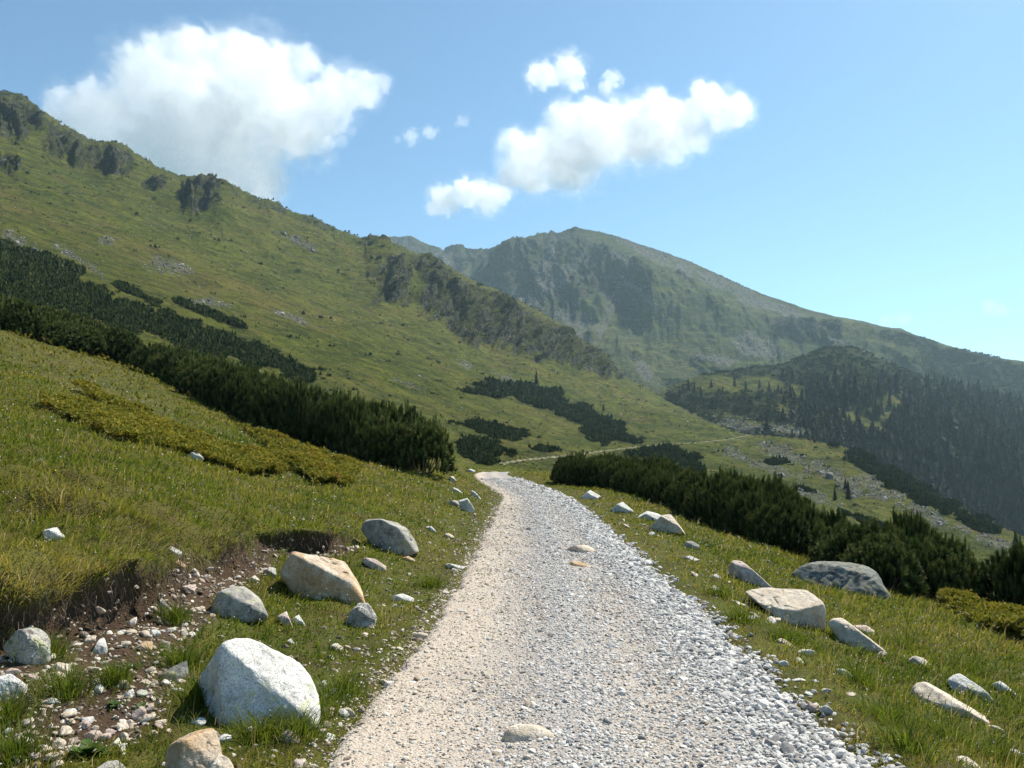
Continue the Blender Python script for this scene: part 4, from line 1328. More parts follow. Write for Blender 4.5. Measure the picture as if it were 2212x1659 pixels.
PALE = stone_mat("pale_stones", [(0, (.13, .10, .075)), (.3, (.30, .24, .18)), (.7, (.47, .40, .32)), (1, (.60, .56, .50))])
rng = np.random.default_rng(11)
verge = []
while len(verge) < 3800:
    y_ = np.exp(rng.uniform(math.log(3.2), math.log(30), 4000))
    l_ = path_l(y_)
    x_ = l_ - np.abs(rng.exponential(.75, 4000)) * (1 + .04 * y_)
    sm = soil_mask(x_, y_)
    keepp = rng.random(4000) < np.clip(.75 * sm + .09 * np.exp(-(l_ - x_) / .35) + .02, 0, 1)
    verge += list(zip(x_[keepp], y_[keepp]))
verge = np.array(verge[:3800])
vs = np.exp(rng.normal(math.log(.011), .55, len(verge))) * (1 + .03 * verge[:, 1])
vs = np.clip(vs, .004, .036)
vt = rng.random(len(verge))
app = vs / verge[:, 1]
order = np.argsort(-app)
big_ids, rest = order[:130], order[130:]
SV, SF3 = pebble_variants(8, 3, 5, (.5, .8))
sm_meshes = []
for v in SV:
    v = v + .03 * fbm(v[:, 0] * 2, v[:, 1] * 2, v[:, 2] * 2, 3, 4)[:, None] * v
    sm_meshes.append(v)
stone_me = {(i, m): mesh_np("stone", sm_meshes[i], *uni(SF3), [RM[m]]) for i in range(8) for m in ("cream", "white", "pink")}
for i in big_ids:
    m = ("cream", "white", "pink")[int(rng.choice(3, p=[.5, .3, .2]))]
    x_, y_ = verge[i]
    on_soil = soil_mask(np.array([x_]), np.array([y_]))[0] > .5
    o = add_obj("stone", stone_me[(int(rng.integers(8)), m)], cat="stone", group="small stones left of the path",
                label={"cream": "small buff stone", "white": "small whitish stone", "pink": "small pinkish stone"}[m] + (" lying loose on the bare soil below the turf bank" if on_soil else " scattered in the grass along the left verge"))
    o.location = (x_, y_, float(hg(x_, y_)) + vs[i] * .15)
    o.rotation_euler = (rng.normal(0, .2), rng.normal(0, .2), rng.uniform(0, 6.28))
    o.scale = (vs[i] * 1.1,) * 3
pts = np.stack([verge[rest, 0], verge[rest, 1], hg(verge[rest, 0], verge[rest, 1])], -1)
add_obj("rubble", scatter_mesh("rubble", pts, vs[rest], PALE, 1, 21, attrs={"tint": vt[rest]}), kind="stuff", label="loose pale stones scattered over soil and verge", cat="rubble")

# --- gravel on the path
GRAV = stone_mat("grey_gravel", [(0, (.20, .19, .18)), (.2, (.37, .36, .345)), (.6, (.54, .525, .50)), (1, (.66, .64, .60))])
rng = np.random.default_rng(12)
n = 120000
y_ = np.exp(rng.uniform(math.log(2.6), math.log(40), n))
u_ = rng.uniform(-.05, 1.08, n)
l_, r_ = path_l(y_), path_r(y_)
x_ = l_ + (r_ - l_) * u_
nz = fbm(x_ * 1.2, y_ * .7, 0, 3, 61)
dens = np.interp(u_ + .25 * nz, [0, .2, .34, .45, .56, .66, .74, .84, 1.05], [.12, .34, .70, .95, .9, .55, .7, 1, 1])
k = (rng.random(n) < dens) & (u_ < 1.0 + .10 * fbm(y_ * 1.6, u_ * 3, 5.5, 4, 62) + .035 * rng.normal(size=n))
x_, y_, u_ = x_[k], y_[k], u_[k]
sz = np.exp(rng.normal(0, .42, len(x_))) * np.interp(u_, [0, .3, .5, .7, .88, 1.04], [.005, .0065, .008, .008, .013, .017])
sz = np.clip(sz, .004, .05) * (1 + .05 * np.maximum(0, y_ - 6))


def path_top(x, y):
    i = np.clip(np.searchsorted(py_, y) - 1, 0, len(py_) - 2)
    l, r = path_l(y), path_r(y)
    f = np.clip(((x - l) / (r - l) + .16) / 1.32 * (len(pu) - 1), 0, len(pu) - 1.001)
    j = f.astype(int)
    f = f - j
    v = (y - py_[i]) / (py_[i + 1] - py_[i])
    a = PZG[i, j] * (1 - f) + PZG[i, j + 1] * f
    b = PZG[i + 1, j] * (1 - f) + PZG[i + 1, j + 1] * f
    return a * (1 - v) + b * v


pz = np.maximum(path_top(x_, y_), hg(x_, y_))
near = (y_ < 9)
GA = np.stack([x_, y_, pz], -1)
tint = rng.random(len(x_))
Ve, Lp, Ct = [], [], []
add_obj("gravel", scatter_mesh("gravel", GA, sz, GRAV, 1, 31, (.4, .7), False, {"tint": tint}, nv=16), kind="stuff", label="grey crushed stone covering the path", cat="gravel")

# fine buff grit on the bare dirt of the wheel tracks
GRIT = stone_mat("buff_grit", [(0, (.28, .225, .17)), (.3, (.44, .37, .295)), (1, (.63, .56, .475))])
rng = np.random.default_rng(13)
n = 42000
y_ = np.exp(rng.uniform(math.log(2.6), math.log(22), n))
u_ = np.where(rng.random(n) < .7, rng.uniform(-.06, .40, n), rng.uniform(.55, .8, n))
x_ = path_l(y_) + (path_r(y_) - path_l(y_)) * u_
k = rng.random(n) < np.clip(.55 + 1.1 * fbm(x_ * 2.2, y_ * 1.2, 0, 3, 63), .05, 1)
x_, y_ = x_[k], y_[k]
sz = np.clip(np.exp(rng.normal(math.log(.0052), .55, len(x_))), .002, .03) * (1 + .05 * np.maximum(0, y_ - 5))
pz = np.maximum(path_top(x_, y_), hg(x_, y_))
add_obj("gravel", scatter_mesh("gravel", np.stack([x_, y_, pz], -1), sz, GRIT, 1, 33, (.35, .65), False, {"tint": rng.random(len(x_))}, nv=12), kind="stuff", label="buff grit on the bare left side of the path", cat="gravel")

# flat stones bedded in the left wheel track
rng = np.random.default_rng(14)
for q in range(26):
    y0 = math.exp(rng.uniform(math.log(3.9), math.log(11)))
    u0 = rng.uniform(.02, .42)
    x0 = float(path_l(y0) + (path_r(y0) - path_l(y0)) * u0)
    m = ("cream", "white")[int(rng.random() < .4)]
    o = add_obj("stone", stone_me[(int(rng.integers(8)), m)], cat="stone", group="flat stones bedded in the path", label=("buff" if m == "cream" else "whitish") + " flat stone bedded in the sandy left side of the path")
    s0 = rng.uniform(.018, .05)
    o.location = (x0, y0, float(path_top(np.array([x0]), np.array([y0]))[0]) - s0 * .1)
    o.rotation_euler = (rng.normal(0, .1), rng.normal(0, .1), rng.uniform(0, 6.28))
    o.scale = (s0, s0, s0 * .55)

# half-buried stones in the right verge
rng = np.random.default_rng(15)
for q in range(34):
    y0 = math.exp(rng.uniform(math.log(4.2), math.log(17)))
    x0 = float(path_r(y0)) + .15 + abs(rng.exponential(.8))
    m = ("cream", "white", "pink")[int(rng.integers(3))]
    o = add_obj("stone", stone_me[(int(rng.integers(8)), m)], cat="stone", group="stones in the right verge", label={"cream": "buff", "white": "whitish", "pink": "pinkish"}[m] + " stone half buried in the grass of the right verge")
    s0 = rng.uniform(.025, .06) * (1 + .02 * y0)
    o.location = (x0, y0, float(hg(x0, y0)) + s0 * .12)
    o.rotation_euler = (rng.normal(0, .15), rng.normal(.2, .15), rng.uniform(0, 6.28))
    o.scale = (s0 * 1.3, s0, s0 * .8)

# ------------------------------------------------------------------ vegetation materials
def leaf_mat(name, ramp, transl=.25, rough=.6, attr="tint", vary=0.0, spec=.25):
    t = NT(name, rough, spec)
    f = t.attr(attr)
    if vary:                                  # each plant a little lighter or darker than the next
        f = t.math('ADD', f, t.math('MULTIPLY', t.math('SUBTRACT', t.n("ObjectInfo").outputs["Random"], .5), vary))
    c = t.ramp(f, ramp)
    t.done(c)
    tr = t.n("BsdfTranslucent")
    t.l(c, tr.inputs[0])
    mx = t.n("MixShader")
    mx.inputs[0].default_value = transl
    t.l(t.b.outputs[0], mx.inputs[1])
    t.l(tr.outputs[0], mx.inputs[2])
    t.l(mx.outputs[0], t.out.inputs[0])
    return t.m


GRASS = leaf_mat("grass_blades", [(0, (.056, .098, .009)), (.30, (.135, .172, .015)), (.55, (.230, .222, .026)), (.78, (.32, .245, .055)), (1, (.44, .345, .16))], .48)
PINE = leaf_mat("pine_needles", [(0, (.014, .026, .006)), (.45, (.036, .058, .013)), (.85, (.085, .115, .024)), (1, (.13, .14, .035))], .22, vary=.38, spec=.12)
JUNI = leaf_mat("juniper_sprigs", [(0, (.075, .100, .010)), (.45, (.215, .205, .018)), (.85, (.34, .275, .03)), (1, (.34, .20, .05))], .40)
SPRUCE = leaf_mat("spruce_needles", [(0, (.006, .012, .006)), (.6, (.014, .024, .011)), (1, (.026, .038, .015))], .08, spec=.03)
SCRUBM = leaf_mat("scrub_needles", [(0, (.013, .022, .006)), (.6, (.032, .048, .012)), (1, (.075, .085, .022))], .15, spec=.05)
ROOTM = leaf_mat("dead_fibres", [(0, (.035, .024, .016)), (.6, (.10, .075, .052)), (1, (.22, .18, .135))], .1)
LEAF = leaf_mat("weed_leaves", [(0, (.03, .07, .010)), (.6, (.06, .115, .018)), (1, (.10, .16, .03))], .3)
BARK = NT("pine_bark", .9, .1)
BARK = BARK.done(BARK.ramp(BARK.noise(BARK.pos(), 20, 4), [(.35, (.055, .040, .030)), (.65, (.19, .155, .125))]))


def blades(name, P, L, W, lean_dir, lean, tint, mat, bend=.5, down=0.0, label=None, cat=None):
    """curved blades: a quad and a tip triangle each"""
    n = len(P)
    a = np.random.default_rng(n).uniform(0, 2 * math.pi, n)
    sd = np.stack([np.cos(a), np.sin(a), np.zeros(n)], -1)
    dr = np.stack([np.cos(lean_dir), np.sin(lean_dir), np.zeros(n)], -1)
    upv = np.array([0, 0, 1.0])
    sg = -1.0 if down else 1.0
    m = P + sg * upv * (L * .55 * np.cos(lean))[:, None] + dr * (L * .55 * np.sin(lean))[:, None]
    l2 = np.minimum(lean + bend, 1.5)
    tp_ = m + sg * upv * (L * .45 * np.cos(l2))[:, None] + dr * (L * .45 * np.sin(l2))[:, None]
    w = sd * (W / 2)[:, None]
    V = np.stack([P - w, P + w, m + w * .7, m - w * .7, tp_], 1).reshape(-1, 3)
    b = (np.arange(n) * 5)[:, None]
    lp = np.concatenate([b + np.array([0, 1, 2, 3]), b + np.array([3, 2, 4])], 1).ravel()
    ct = np.tile([4, 3], n)
    at = {"tint": np.clip(np.stack([tint - .12, tint - .12, tint, tint, tint + .1], 1).ravel(), 0, 1)}
    return add_obj(name, mesh_np(name, V, lp, ct, [mat], True, at), kind="stuff", label=label, cat=cat)


JUN_PX = [[(-300, 590), (0, 700), (130, 742), (380, 850), (390, 905), (250, 885), (120, 830), (0, 775), (-300, 690)],
          [(75, 872), (200, 880), (330, 915), (420, 955), (520, 985), (620, 1000), (610, 1035), (480, 1015), (380, 980), (250, 955), (150, 915)],
          [(540, 935), (700, 988), (770, 1010), (770, 1055), (690, 1050), (600, 1000)],
          [(2030, 1308), (2212, 1352), (2400, 1400), (2400, 1450), (2212, 1398), (2100, 1348)]]
JUN = []
for q in JUN_PX:
    g = cast([p[0] for p in q], [p[1] for p in q], hg)
    JUN.append([(a[0], a[1]) for a in g])


def jun_mask(x, y):
    m = np.full(np.shape(x), -9.0)
    for q in JUN:
        m = np.maximum(m, signed_in(q, x, y) / np.maximum(.4, .035 * y))
    m = m + .55 * fbm(x * .8, y * .35, 0, 3, 131)
    return sst(-.1, .25, m)


# --- grass
rng = np.random.default_rng(21)
N_G = 620000
u = rng.uniform(-.95, .95, N_G)
y_ = np.exp(rng.uniform(math.log(2.5), math.log(62), N_G))
x_ = u * y_ + rng.normal(0, .05, N_G)
l_, r_ = path_l(y_), path_r(y_)
out = np.maximum(l_ - x_, x_ - r_)
edge_n = .10 * fbm(x_ * 2.2, y_ * 2.2, 0, 3, 141)
sm = soil_mask(x_, y_)
jm = jun_mask(x_, y_)
cl = fbm(x_ * 4.5, y_ * 4.5, 0, 3, 142)
thin = np.clip(.5 + 1.6 * cl, .12, 1)                           # tussocky cover
keepg = (out > -.06 + edge_n - .12 * (rng.random(N_G) < .12)) & (rng.random(N_G) > sm * .97) & (rng.random(N_G) > jm * .8) & (rng.random(N_G) < np.where(out < .9, thin * .9, .55 + .45 * thin))
x_, y_, out, sm, cl = x_[keepg], y_[keepg], out[keepg], sm[keepg], cl[keepg]
n = len(x_)
z_ = hg(x_, y_)
sx_, sy_ = lip_shift(x_, y_)
lipd = np.hypot(sx_, sy_)
pt = fbm(x_ * .35, y_ * .35, 0, 4, 143)
pt2 = fbm(x_ * 1.4, y_ * 1.4, 0, 3, 144)
ln = np.interp(out, [0, .4, 1.2, 3], [.025, .038, .053, .066]) * np.exp(rng.normal(0, .35, n)) * np.clip(1 + .9 * cl + .5 * pt2, .45, 2) * (1 + .012 * y_)
ln = np.clip(ln, .015, .24)
wd_ = np.maximum(.0032, .00135 * y_) * np.exp(rng.normal(0, .25, n))
ti = np.clip(.40 + .60 * pt + .25 * pt2 + rng.normal(0, .13, n) + .30 * np.exp(-out / .25) + np.clip(lipd * 1.2, 0, .2), 0, .95)
st = rng.random(n) < .05
ti[st] = np.clip(ti[st] + .4, 0, 1)
ln = ln * (1 + np.clip(lipd * 9, 0, 1.1))
ld = np.where(lipd > .03, np.arctan2(sy_, sx_) + rng.normal(0, .5, n), rng.normal(-.4, 1.1, n))
x_, y_ = x_ + sx_, y_ + sy_
le = np.abs(rng.normal(.35, .25, n)) + np.clip(lipd * 6, 0, .7)
blades("grass", np.stack([x_, y_, z_ - .01], -1), ln, wd_, ld, le, ti, GRASS, .55, label="meadow grass on both sides of the path", cat="grass")

# tall lush tussocks
TUFT = [(700, 1540, 90), (740, 1500, 60), (650, 1262, 40), (930, 1268, 30), (145, 1500, 60), (100, 1420, 40), (390, 1440, 50), (250, 1480, 30), (380, 1345, 30), (20, 1560, 60), (30, 1640, 60), (640, 1590, 60), (560, 1600, 60), (430, 1520, 50), (1700, 1390, 40), (1740, 1400, 40), (1850, 1470, 60), (1920, 1560, 70), (1960, 1620, 80), (2050, 1600, 80), (2150, 1640, 80), (1600, 1340, 40), (1560, 1290, 40), (1960, 1400, 50), (2100, 1450, 60)]
TP_, TL_, TT_, TD_, TA_ = [], [], [], [], []
for (a, b, s) in TUFT:
    g = cast([a], [b], hg)[0]
    k = 420
    rr = np.abs(rng.normal(0, .5, k)) * s / PF * g[1] * 1.3
    an = rng.uniform(0, 6.28, k)
    px_, py2 = g[0] + rr * np.cos(an), g[1] + rr * np.sin(an)
    TP_.append(np.stack([px_, py2, hg(px_, py2) - .01], -1))
    TL_.append(rng.uniform(.08, .22, k))
    TD_.append(an + rng.normal(0, .6, k))
    TA_.append(np.abs(rng.normal(.3, .2, k)) + rr * 1.2)
    TT_.append(np.clip(rng.normal(.22, .12, k), 0, 1))
TP_, TL_, TD_, TA_, TT_ = map(np.concatenate, (TP_, TL_, TD_, TA_, TT_))
blades("grass", TP_, TL_, np.full(len(TP_), .005), TD_, TA_, TT_, GRASS, .6, label="lush green tussocks around the boulders", cat="grass")

# --- broad leaved herbs and dry stalks between the blades
n = 26000
u = rng.uniform(-.9, .9, n)
y_ = np.exp(rng.uniform(math.log(2.6), math.log(28), n))
x_ = u * y_
o_ = np.maximum(path_l(y_) - x_, x_ - path_r(y_))
k = (o_ > .12) & (soil_mask(x_, y_) < .45 + .3 * rng.random(n)) & (fbm(x_ * 1.6, y_ * 1.6, 0, 3, 171) > -.02)
x_, y_ = x_[k], y_[k]
n = len(x_)
blades("herbs", np.stack([x_, y_, hg(x_, y_) + .01], -1), rng.uniform(.03, .065, n), np.maximum(.011, .0022 * y_) * rng.uniform(.6, 1.3, n), rng.uniform(0, 6.28, n), rng.uniform(.5, 1.1, n), np.clip(rng.normal(.22, .16, n), 0, 1), GRASS, .5, label="low broad leaved herbs among the grass", cat="herbs")
n = 9000
u = rng.uniform(-.9, .9, n)
y_ = np.exp(rng.uniform(math.log(2.8), math.log(24), n))
x_ = u * y_
o_ = np.maximum(path_l(y_) - x_, x_ - path_r(y_))
k = (o_ > .2) & (soil_mask(x_, y_) < .5) & (fbm(x_ * .8, y_ * .8, 0, 3, 172) > 0.02)
x_, y_ = x_[k], y_[k]
n = len(x_)
blades("dry_grass", np.stack([x_, y_, hg(x_, y_)], -1), rng.uniform(.10, .24, n), np.maximum(.002, .0009 * y_), rng.normal(-.4, 1.2, n), np.abs(rng.normal(.3, .25, n)), np.clip(rng.normal(.88, .08, n), 0, 1), GRASS, .4, label="dry straw coloured stalks standing above the turf", cat="dry grass")

# --- grass that has grown up round the feet of the rocks
QP, QL, QD, QA, QT = [], [], [], [], []
for pl in ROCKS:
    wpx = np.ptp(pl[:, 0])
    if wpx < 22:
        continue
    k = int(np.clip(wpx * 2.2, 60, 520))
    xs_ = rng.uniform(pl[:, 0].min() - 4, pl[:, 0].max() + 4, k)
    low = []
    o_ = np.argsort(pl[:, 0])
    for xx in xs_:                              # lower boundary of the outline
        yy = -1
        for a in range(len(pl)):
            p, q = pl[a], pl[(a + 1) % len(pl)]
            if (p[0] - xx) * (q[0] - xx) <= 0 and abs(p[0] - q[0]) > 1e-6:
                yy = max(yy, p[1] + (q[1] - p[1]) * (xx - p[0]) / (q[0] - p[0]))
        low.append(yy if yy > 0 else pl[:, 1].max() - 3)
    g = cast(xs_, np.minimum(np.array(low) + rng.normal(2, 3, k), 1655), hg)
    o2 = np.maximum(path_l(g[:, 1]) - g[:, 0], g[:, 0] - path_r(g[:, 1]))
    kk = (o2 > .05) & (g[:, 1] < 60) & (rng.random(k) > .75 * soil_mask(g[:, 0], g[:, 1]))
    g = g[kk]
    g[:, 2] = hg(g[:, 0], g[:, 1]) - .01
    m_ = len(g)
    QP.append(g)
    QL.append(rng.uniform(.03, .10, m_) * np.clip(wpx / 120, .6, 1.15))
    QD.append(rng.uniform(0, 6.28, m_))
    QA.append(np.abs(rng.normal(.3, .25, m_)))
    QT.append(np.clip(rng.normal(.34, .16, m_), 0, 1))
QP, QL, QD, QA, QT = map(np.concatenate, (QP, QL, QD, QA, QT))
blades("grass", QP, QL, np.maximum(.0035, .0011 * QP[:, 1]), QD, QA, QT, GRASS, .55, label="grass grown up round the feet of the rocks", cat="grass")

# --- dead fibres and roots hanging from the turf lip
bp = np.array(BANK)
seg = np.diff(bp, axis=0)
sl = np.hypot(seg[:, 0], seg[:, 1])
cs = np.r_[0, np.cumsum(sl)]
n = 4200
s = rng.uniform(0, cs[-1], n)
i = np.clip(np.searchsorted(cs, s) - 1, 0, len(seg) - 1)
f = ((s - cs[i]) / sl[i])[:, None]
q = bp[i] + seg[i] * f
nrm = np.stack([-seg[i, 1], seg[i, 0]], -1) / sl[i][:, None]
offs = rng.uniform(-.16, .14, n)
q = q + nrm * offs[:, None]
m = bank_amp(q[:, 0], q[:, 1]) > .1
q, offs, nrm = q[m], offs[m], nrm[m]
n = len(q)
zz = hg(q[:, 0], q[:, 1])
top = hg(q[:, 0] + nrm[:, 0] * .22, q[:, 1] + nrm[:, 1] * .22)
st_ = rng.uniform(.15, 1.0, n)
z0 = zz + (np.maximum(top, zz) - zz) * st_
ang = np.arctan2(-nrm[:, 1], -nrm[:, 0]) + rng.normal(0, .7, n)
blades("dry_roots", np.stack([q[:, 0] - nrm[:, 0] * .03, q[:, 1] - nrm[:, 1] * .03, z0 + .02], -1), rng.uniform(.03, .13, n), rng.uniform(.002, .005, n), ang, np.abs(rng.normal(.5, .35, n)), np.clip(rng.normal(.4, .25, n), 0, 1), ROOTM, -.3, down=1,
       label="dead grass and roots hanging from the turf banks", cat="roots")

# --- wild flowers
n = 5200
u = rng.uniform(-.8, .8, n)
y_ = np.exp(rng.uniform(math.log(2.8), math.log(26), n))
x_ = u * y_
o_ = np.maximum(path_l(y_) - x_, x_ - path_r(y_))
k = (o_ > .15) & (soil_mask(x_, y_) < .4) & (fbm(x_ * .9, y_ * .9, 0, 3, 151) > -.12)
x_, y_ = x_[k], y_[k]
n = len(x_)
hz = hg(x_, y_) + rng.uniform(.05, .13, n)
rad = np.maximum(.0036, .00085 * y_) * rng.uniform(.7, 1.2, n)
col = rng.choice(4, n, p=[.50, .34, .13, .03])
FV, FF_ = [], []
ang = np.arange(5) * 2 * math.pi / 5
nx = rng.normal(0, .45, n)
ny = rng.normal(-.35, .45, n)
V = np.zeros((n, 11, 3))
for kk in range(10):
    rr = rad * (1.0 if kk % 2 == 0 else .45)
    a = kk * math.pi / 5
    dx, dy = rr * math.cos(a), rr * math.sin(a)
    V[:, kk] = np.stack([x_ + dx, y_ + dy, hz - dx * nx - dy * ny], -1)
V[:, 10] = np.stack([x_, y_, hz + rad * .25], -1)
tri = np.array([(kk, (kk + 1) % 10, 10) for kk in range(10)])
FF_ = (tri[None] + (np.arange(n) * 11)[:, None, None]).reshape(-1, 3)
FLM = NT("petals", .7, .2)
FLM = FLM.done(FLM.ramp(FLM.attr("tint"), [(0, (.72, .70, .72)), (.3, (.50, .42, .62)), (.6, (.75, .55, .03)), (.9, (.75, .18, .02))], 'CONSTANT'))
add_obj("wildflowers", mesh_np("wildflowers", V.reshape(-1, 3), *uni(FF_), [FLM], False, {"tint": np.repeat(col * .31 + .02, 11)}), kind="stuff", label="tiny white, lilac and yellow flowers in the grass", cat="flowers")


# ------------------------------------------------------------------ needle shoots
def shoot_arrays(base, axis, L, rad, rng, rings=6, per=6, w=.10):
    """needle triangles of bottle-brush shoots; base/axis (n,3), L, rad (n,)"""
    n = len(base)
    h = np.where(np.abs(axis[:, 2:3]) < .9, np.array([[0, 0, 1.0]]), np.array([[1.0, 0, 0]]))
    e1 = np.cross(axis, h)
    e1 /= np.linalg.norm(e1, axis=1, keepdims=True)
    e2 = np.cross(axis, e1)
    tris = []
    for r in range(rings):
        t = (r + .4) / rings
        for k in range(per):
            a = rng.uniform(0, 6.28, n)
            o = e1 * np.cos(a)[:, None] + e2 * np.sin(a)[:, None]
            c = base + axis * (L * (t * .85))[:, None]
            rr = rad * (1.05 - .45 * t) * rng.uniform(.75, 1.15, n)
            tip = c + o * rr[:, None] + axis * (rr * rng.uniform(.7, 1.3, n))[:, None]
            sd = np.cross(axis, o) * (rad * w)[:, None]
            tris.append(np.stack([c - sd, c + sd, tip], 1))
    T = np.stack(tris, 1)                            # n, m, 3, 3
    return T.reshape(n, -1, 3)


def pine_bush(seed, ns=430):
    rng = np.random.default_rng(seed)
    th = rng.uniform(0, 6.28, ns)
    v = rng.uniform(0, 1, ns) ** .75
    el = np.arcsin(np.clip(v, 0, 1))
    lump = 1 + .22 * fbm(np.cos(th) * 1.3 + seed, np.sin(th) * 1.3, v * 1.6, 3, seed)
    rr = lump * rng.uniform(.55, 1.0, ns) ** .5
    d = np.stack([np.cos(th) * np.cos(el), np.sin(th) * np.cos(el), np.sin(el)], -1)
    base = d * rr[:, None] * np.array([1.0, 1.0, .80])
    base[:, 2] += .05
    ax = d * np.array([.95, .95, .3]) + np.array([0, 0, .62]) + rng.normal(0, .26, (ns, 3))
    ax /= np.linalg.norm(ax, axis=1, keepdims=True)
    L = rng.uniform(.14, .26, ns)
    T = shoot_arrays(base - ax * .08, ax, L, rng.uniform(.07, .10, ns), rng, 6, 6, .2)
    m = T.shape[1]
    tint = np.clip(np.repeat(rng.normal(.45, .2, ns) + .12 * (base[:, 2] - .4) + 0, m) + np.tile(np.repeat(np.linspace(-.22, .38, 6), 18), ns), 0, 1)  # lit tops painted into the tint: paler toward shoot tips and upper shoots
    V = T.reshape(-1, 3)
    crown = mesh_np("crown", V, np.arange(len(V)), np.full(len(V) // 3, 3), [PINE], False, {"tint": tint})
    SVs, SF = [], []
    for k in range(9):
        a = k * 6.28 / 9 + rng.uniform(-.3, .3)
        pts_ = [np.array([math.cos(a), math.sin(a), 0]) * (.05 + .75 * t) + np.array([0, 0, -.06 + .12 * t + .5 * t * t]) for t in np.linspace(0, 1, 6)]
        b0 = len(SVs)
        for j, p in enumerate(pts_):
            r = .035 * (1 - .7 * j / 5)
            for c in range(4):
                SVs.append(p + np.array([-math.sin(a) * math.cos(c * 1.57), math.cos(a) * math.cos(c * 1.57), math.sin(c * 1.57)]) * r)
        for j in range(5):
            for c in range(4):
                SF.append((b0 + j * 4 + c, b0 + j * 4 + (c + 1) % 4, b0 + j * 4 + 4 + (c + 1) % 4, b0 + j * 4 + 4 + c))
    trunk = mesh_np("trunk", SVs, *uni(SF), [BARK])
    return crown, trunk


BUSH = [pine_bush(300 + k) for k in range(6)]


def dwarf_pine(x, y, r, h, label, group, rng):
    o = add_obj("dwarf_pine", None, label=label, cat="dwarf pine", group=group, loc=(x, y, float(hg(x, y)) - .04))
    c, t = BUSH[int(rng.integers(6))]
    o.rotation_euler = (rng.normal(0, .06), rng.normal(0, .06), rng.uniform(0, 6.28))
    o.scale = (r, r, h)
    add_obj("crown", c, o)
    add_obj("trunk", t, o)
    return o


def hedge(base, top, step, rows, lab, labs, group, seed, xmax=9999, tall=1.0):
    rng = np.random.default_rng(seed)
    base, top = np.array(base, float), np.array(top, float)
    xs = np.arange(base[0, 0], base[-1, 0], 6.0)
    yb = np.interp(xs, base[:, 0], base[:, 1])
    b = cast(xs, yb, hg)
    for _ in range(25):                          # outline a little above the crest: step down to it
        miss = b[:, 1] > 70
        if not miss.any():
            break
        yb[miss] += 3
        b[miss] = cast(xs[miss], yb[miss], hg)
    kk = np.ones(21) / 21
    bd = np.convolve(np.pad(b[:, 1], 10, 'edge'), kk, 'valid')
    bxs = P3(xs, yb, bd)
    b = np.stack([bxs[:, 0], bd, hg(bxs[:, 0], bd)], 1)
    hh = (yb - np.interp(xs, top[:, 0], top[:, 1])) / PF * b[:, 1]
    s = np.r_[0, np.cumsum(np.hypot(np.diff(b[:, 0]), np.diff(b[:, 1])))]
    tg = np.gradient(b[:, :2], axis=0)
    tg /= np.linalg.norm(tg, axis=1, keepdims=True) + 1e-9
    nr = np.stack([-tg[:, 1], tg[:, 0]], 1)
    nr *= np.where(nr[:, 1:] > 0, 1, -1)
    cnt = 0
    for row in range(rows):
        p = .35 * step * (row % 2)
        while p < s[-1]:
            q = [np.interp(p, s, a) for a in (b[:, 0], b[:, 1], nr[:, 0], nr[:, 1], hh)]
            ht = q[4]
            r = step * rng.uniform(.68, 1.2)
            off = r * .8 + row * step * .85
            x, y = q[0] + q[2] * off + rng.normal(0, .1), q[1] + q[3] * off + rng.normal(0, .1)
            zt = q[4] + float(hg(q[0], q[1])) + row * .1
            if to_px(np.array([x + r * .9, y, q[4]]))[0] > xmax:
                p += step * .8
                continue
            hb = tall * np.clip((zt - float(hg(x, y))) * rng.uniform(.80, 1.12), .4, 2.4)
            l = labs.get((row, "first")) if cnt == 0 else None
            end = p + step * .8 >= s[-1]
            if end:
                l = labs.get((row, "last")) or l
            dwarf_pine(x, y, r, hb / 1.05, l or lab[min(row, len(lab) - 1)], group, rng)
            cnt += 1
            p += step * rng.uniform(.75, 1.0)


hedge([(390, 850), (480, 890), (560, 930), (650, 958), (750, 990), (850, 1014), (915, 1030)],
      [(390, 765), (480, 780), (560, 795), (700, 832), (800, 855), (880, 880), (940, 920)], .95, 3,
      ["dark dwarf pine in the front row of the thicket on the left bank", "dark dwarf pine deep in the thicket on the left bank"],
      {(0, "last"): "dwarf pine at the end of the left thicket nearest the path bend"}, "dwarf pines of the left thicket", 401, 985)
hedge([(-260, 600), (-100, 660), (0, 700), (120, 738), (250, 782), (330, 815), (392, 850)],
      [(-260, 540), (-100, 590), (0, 632), (200, 690), (260, 715), (330, 735), (392, 765)], 1.25, 3,
      ["dark dwarf pine along the crest of the upper left meadow", "dark dwarf pine behind the crest of the upper left meadow"], {}, "dwarf pines on the meadow crest", 402)
hedge([(1245, 1036), (1330, 1062), (1420, 1088), (1500, 1128), (1600, 1163), (1700, 1195), (1800, 1216), (1900, 1242), (2000, 1282), (2100, 1318), (2212, 1348), (2330, 1380)],
      [(1240, 985), (1330, 995), (1400, 1012), (1500, 1037), (1600, 1066), (1700, 1090), (1760, 1100), (1800, 1108), (1900, 1140), (2000, 1168), (2100, 1166), (2212, 1195), (2330, 1230)], .62, 3,
      ["dark dwarf pine in the front row of the thicket along the right slope", "dark dwarf pine deep in the thicket along the right slope"],
      {(0, "first"): "dwarf pine at the tip of the right thicket, closest to the path bend"}, "dwarf pines of the right thicket", 403, tall=1.14)

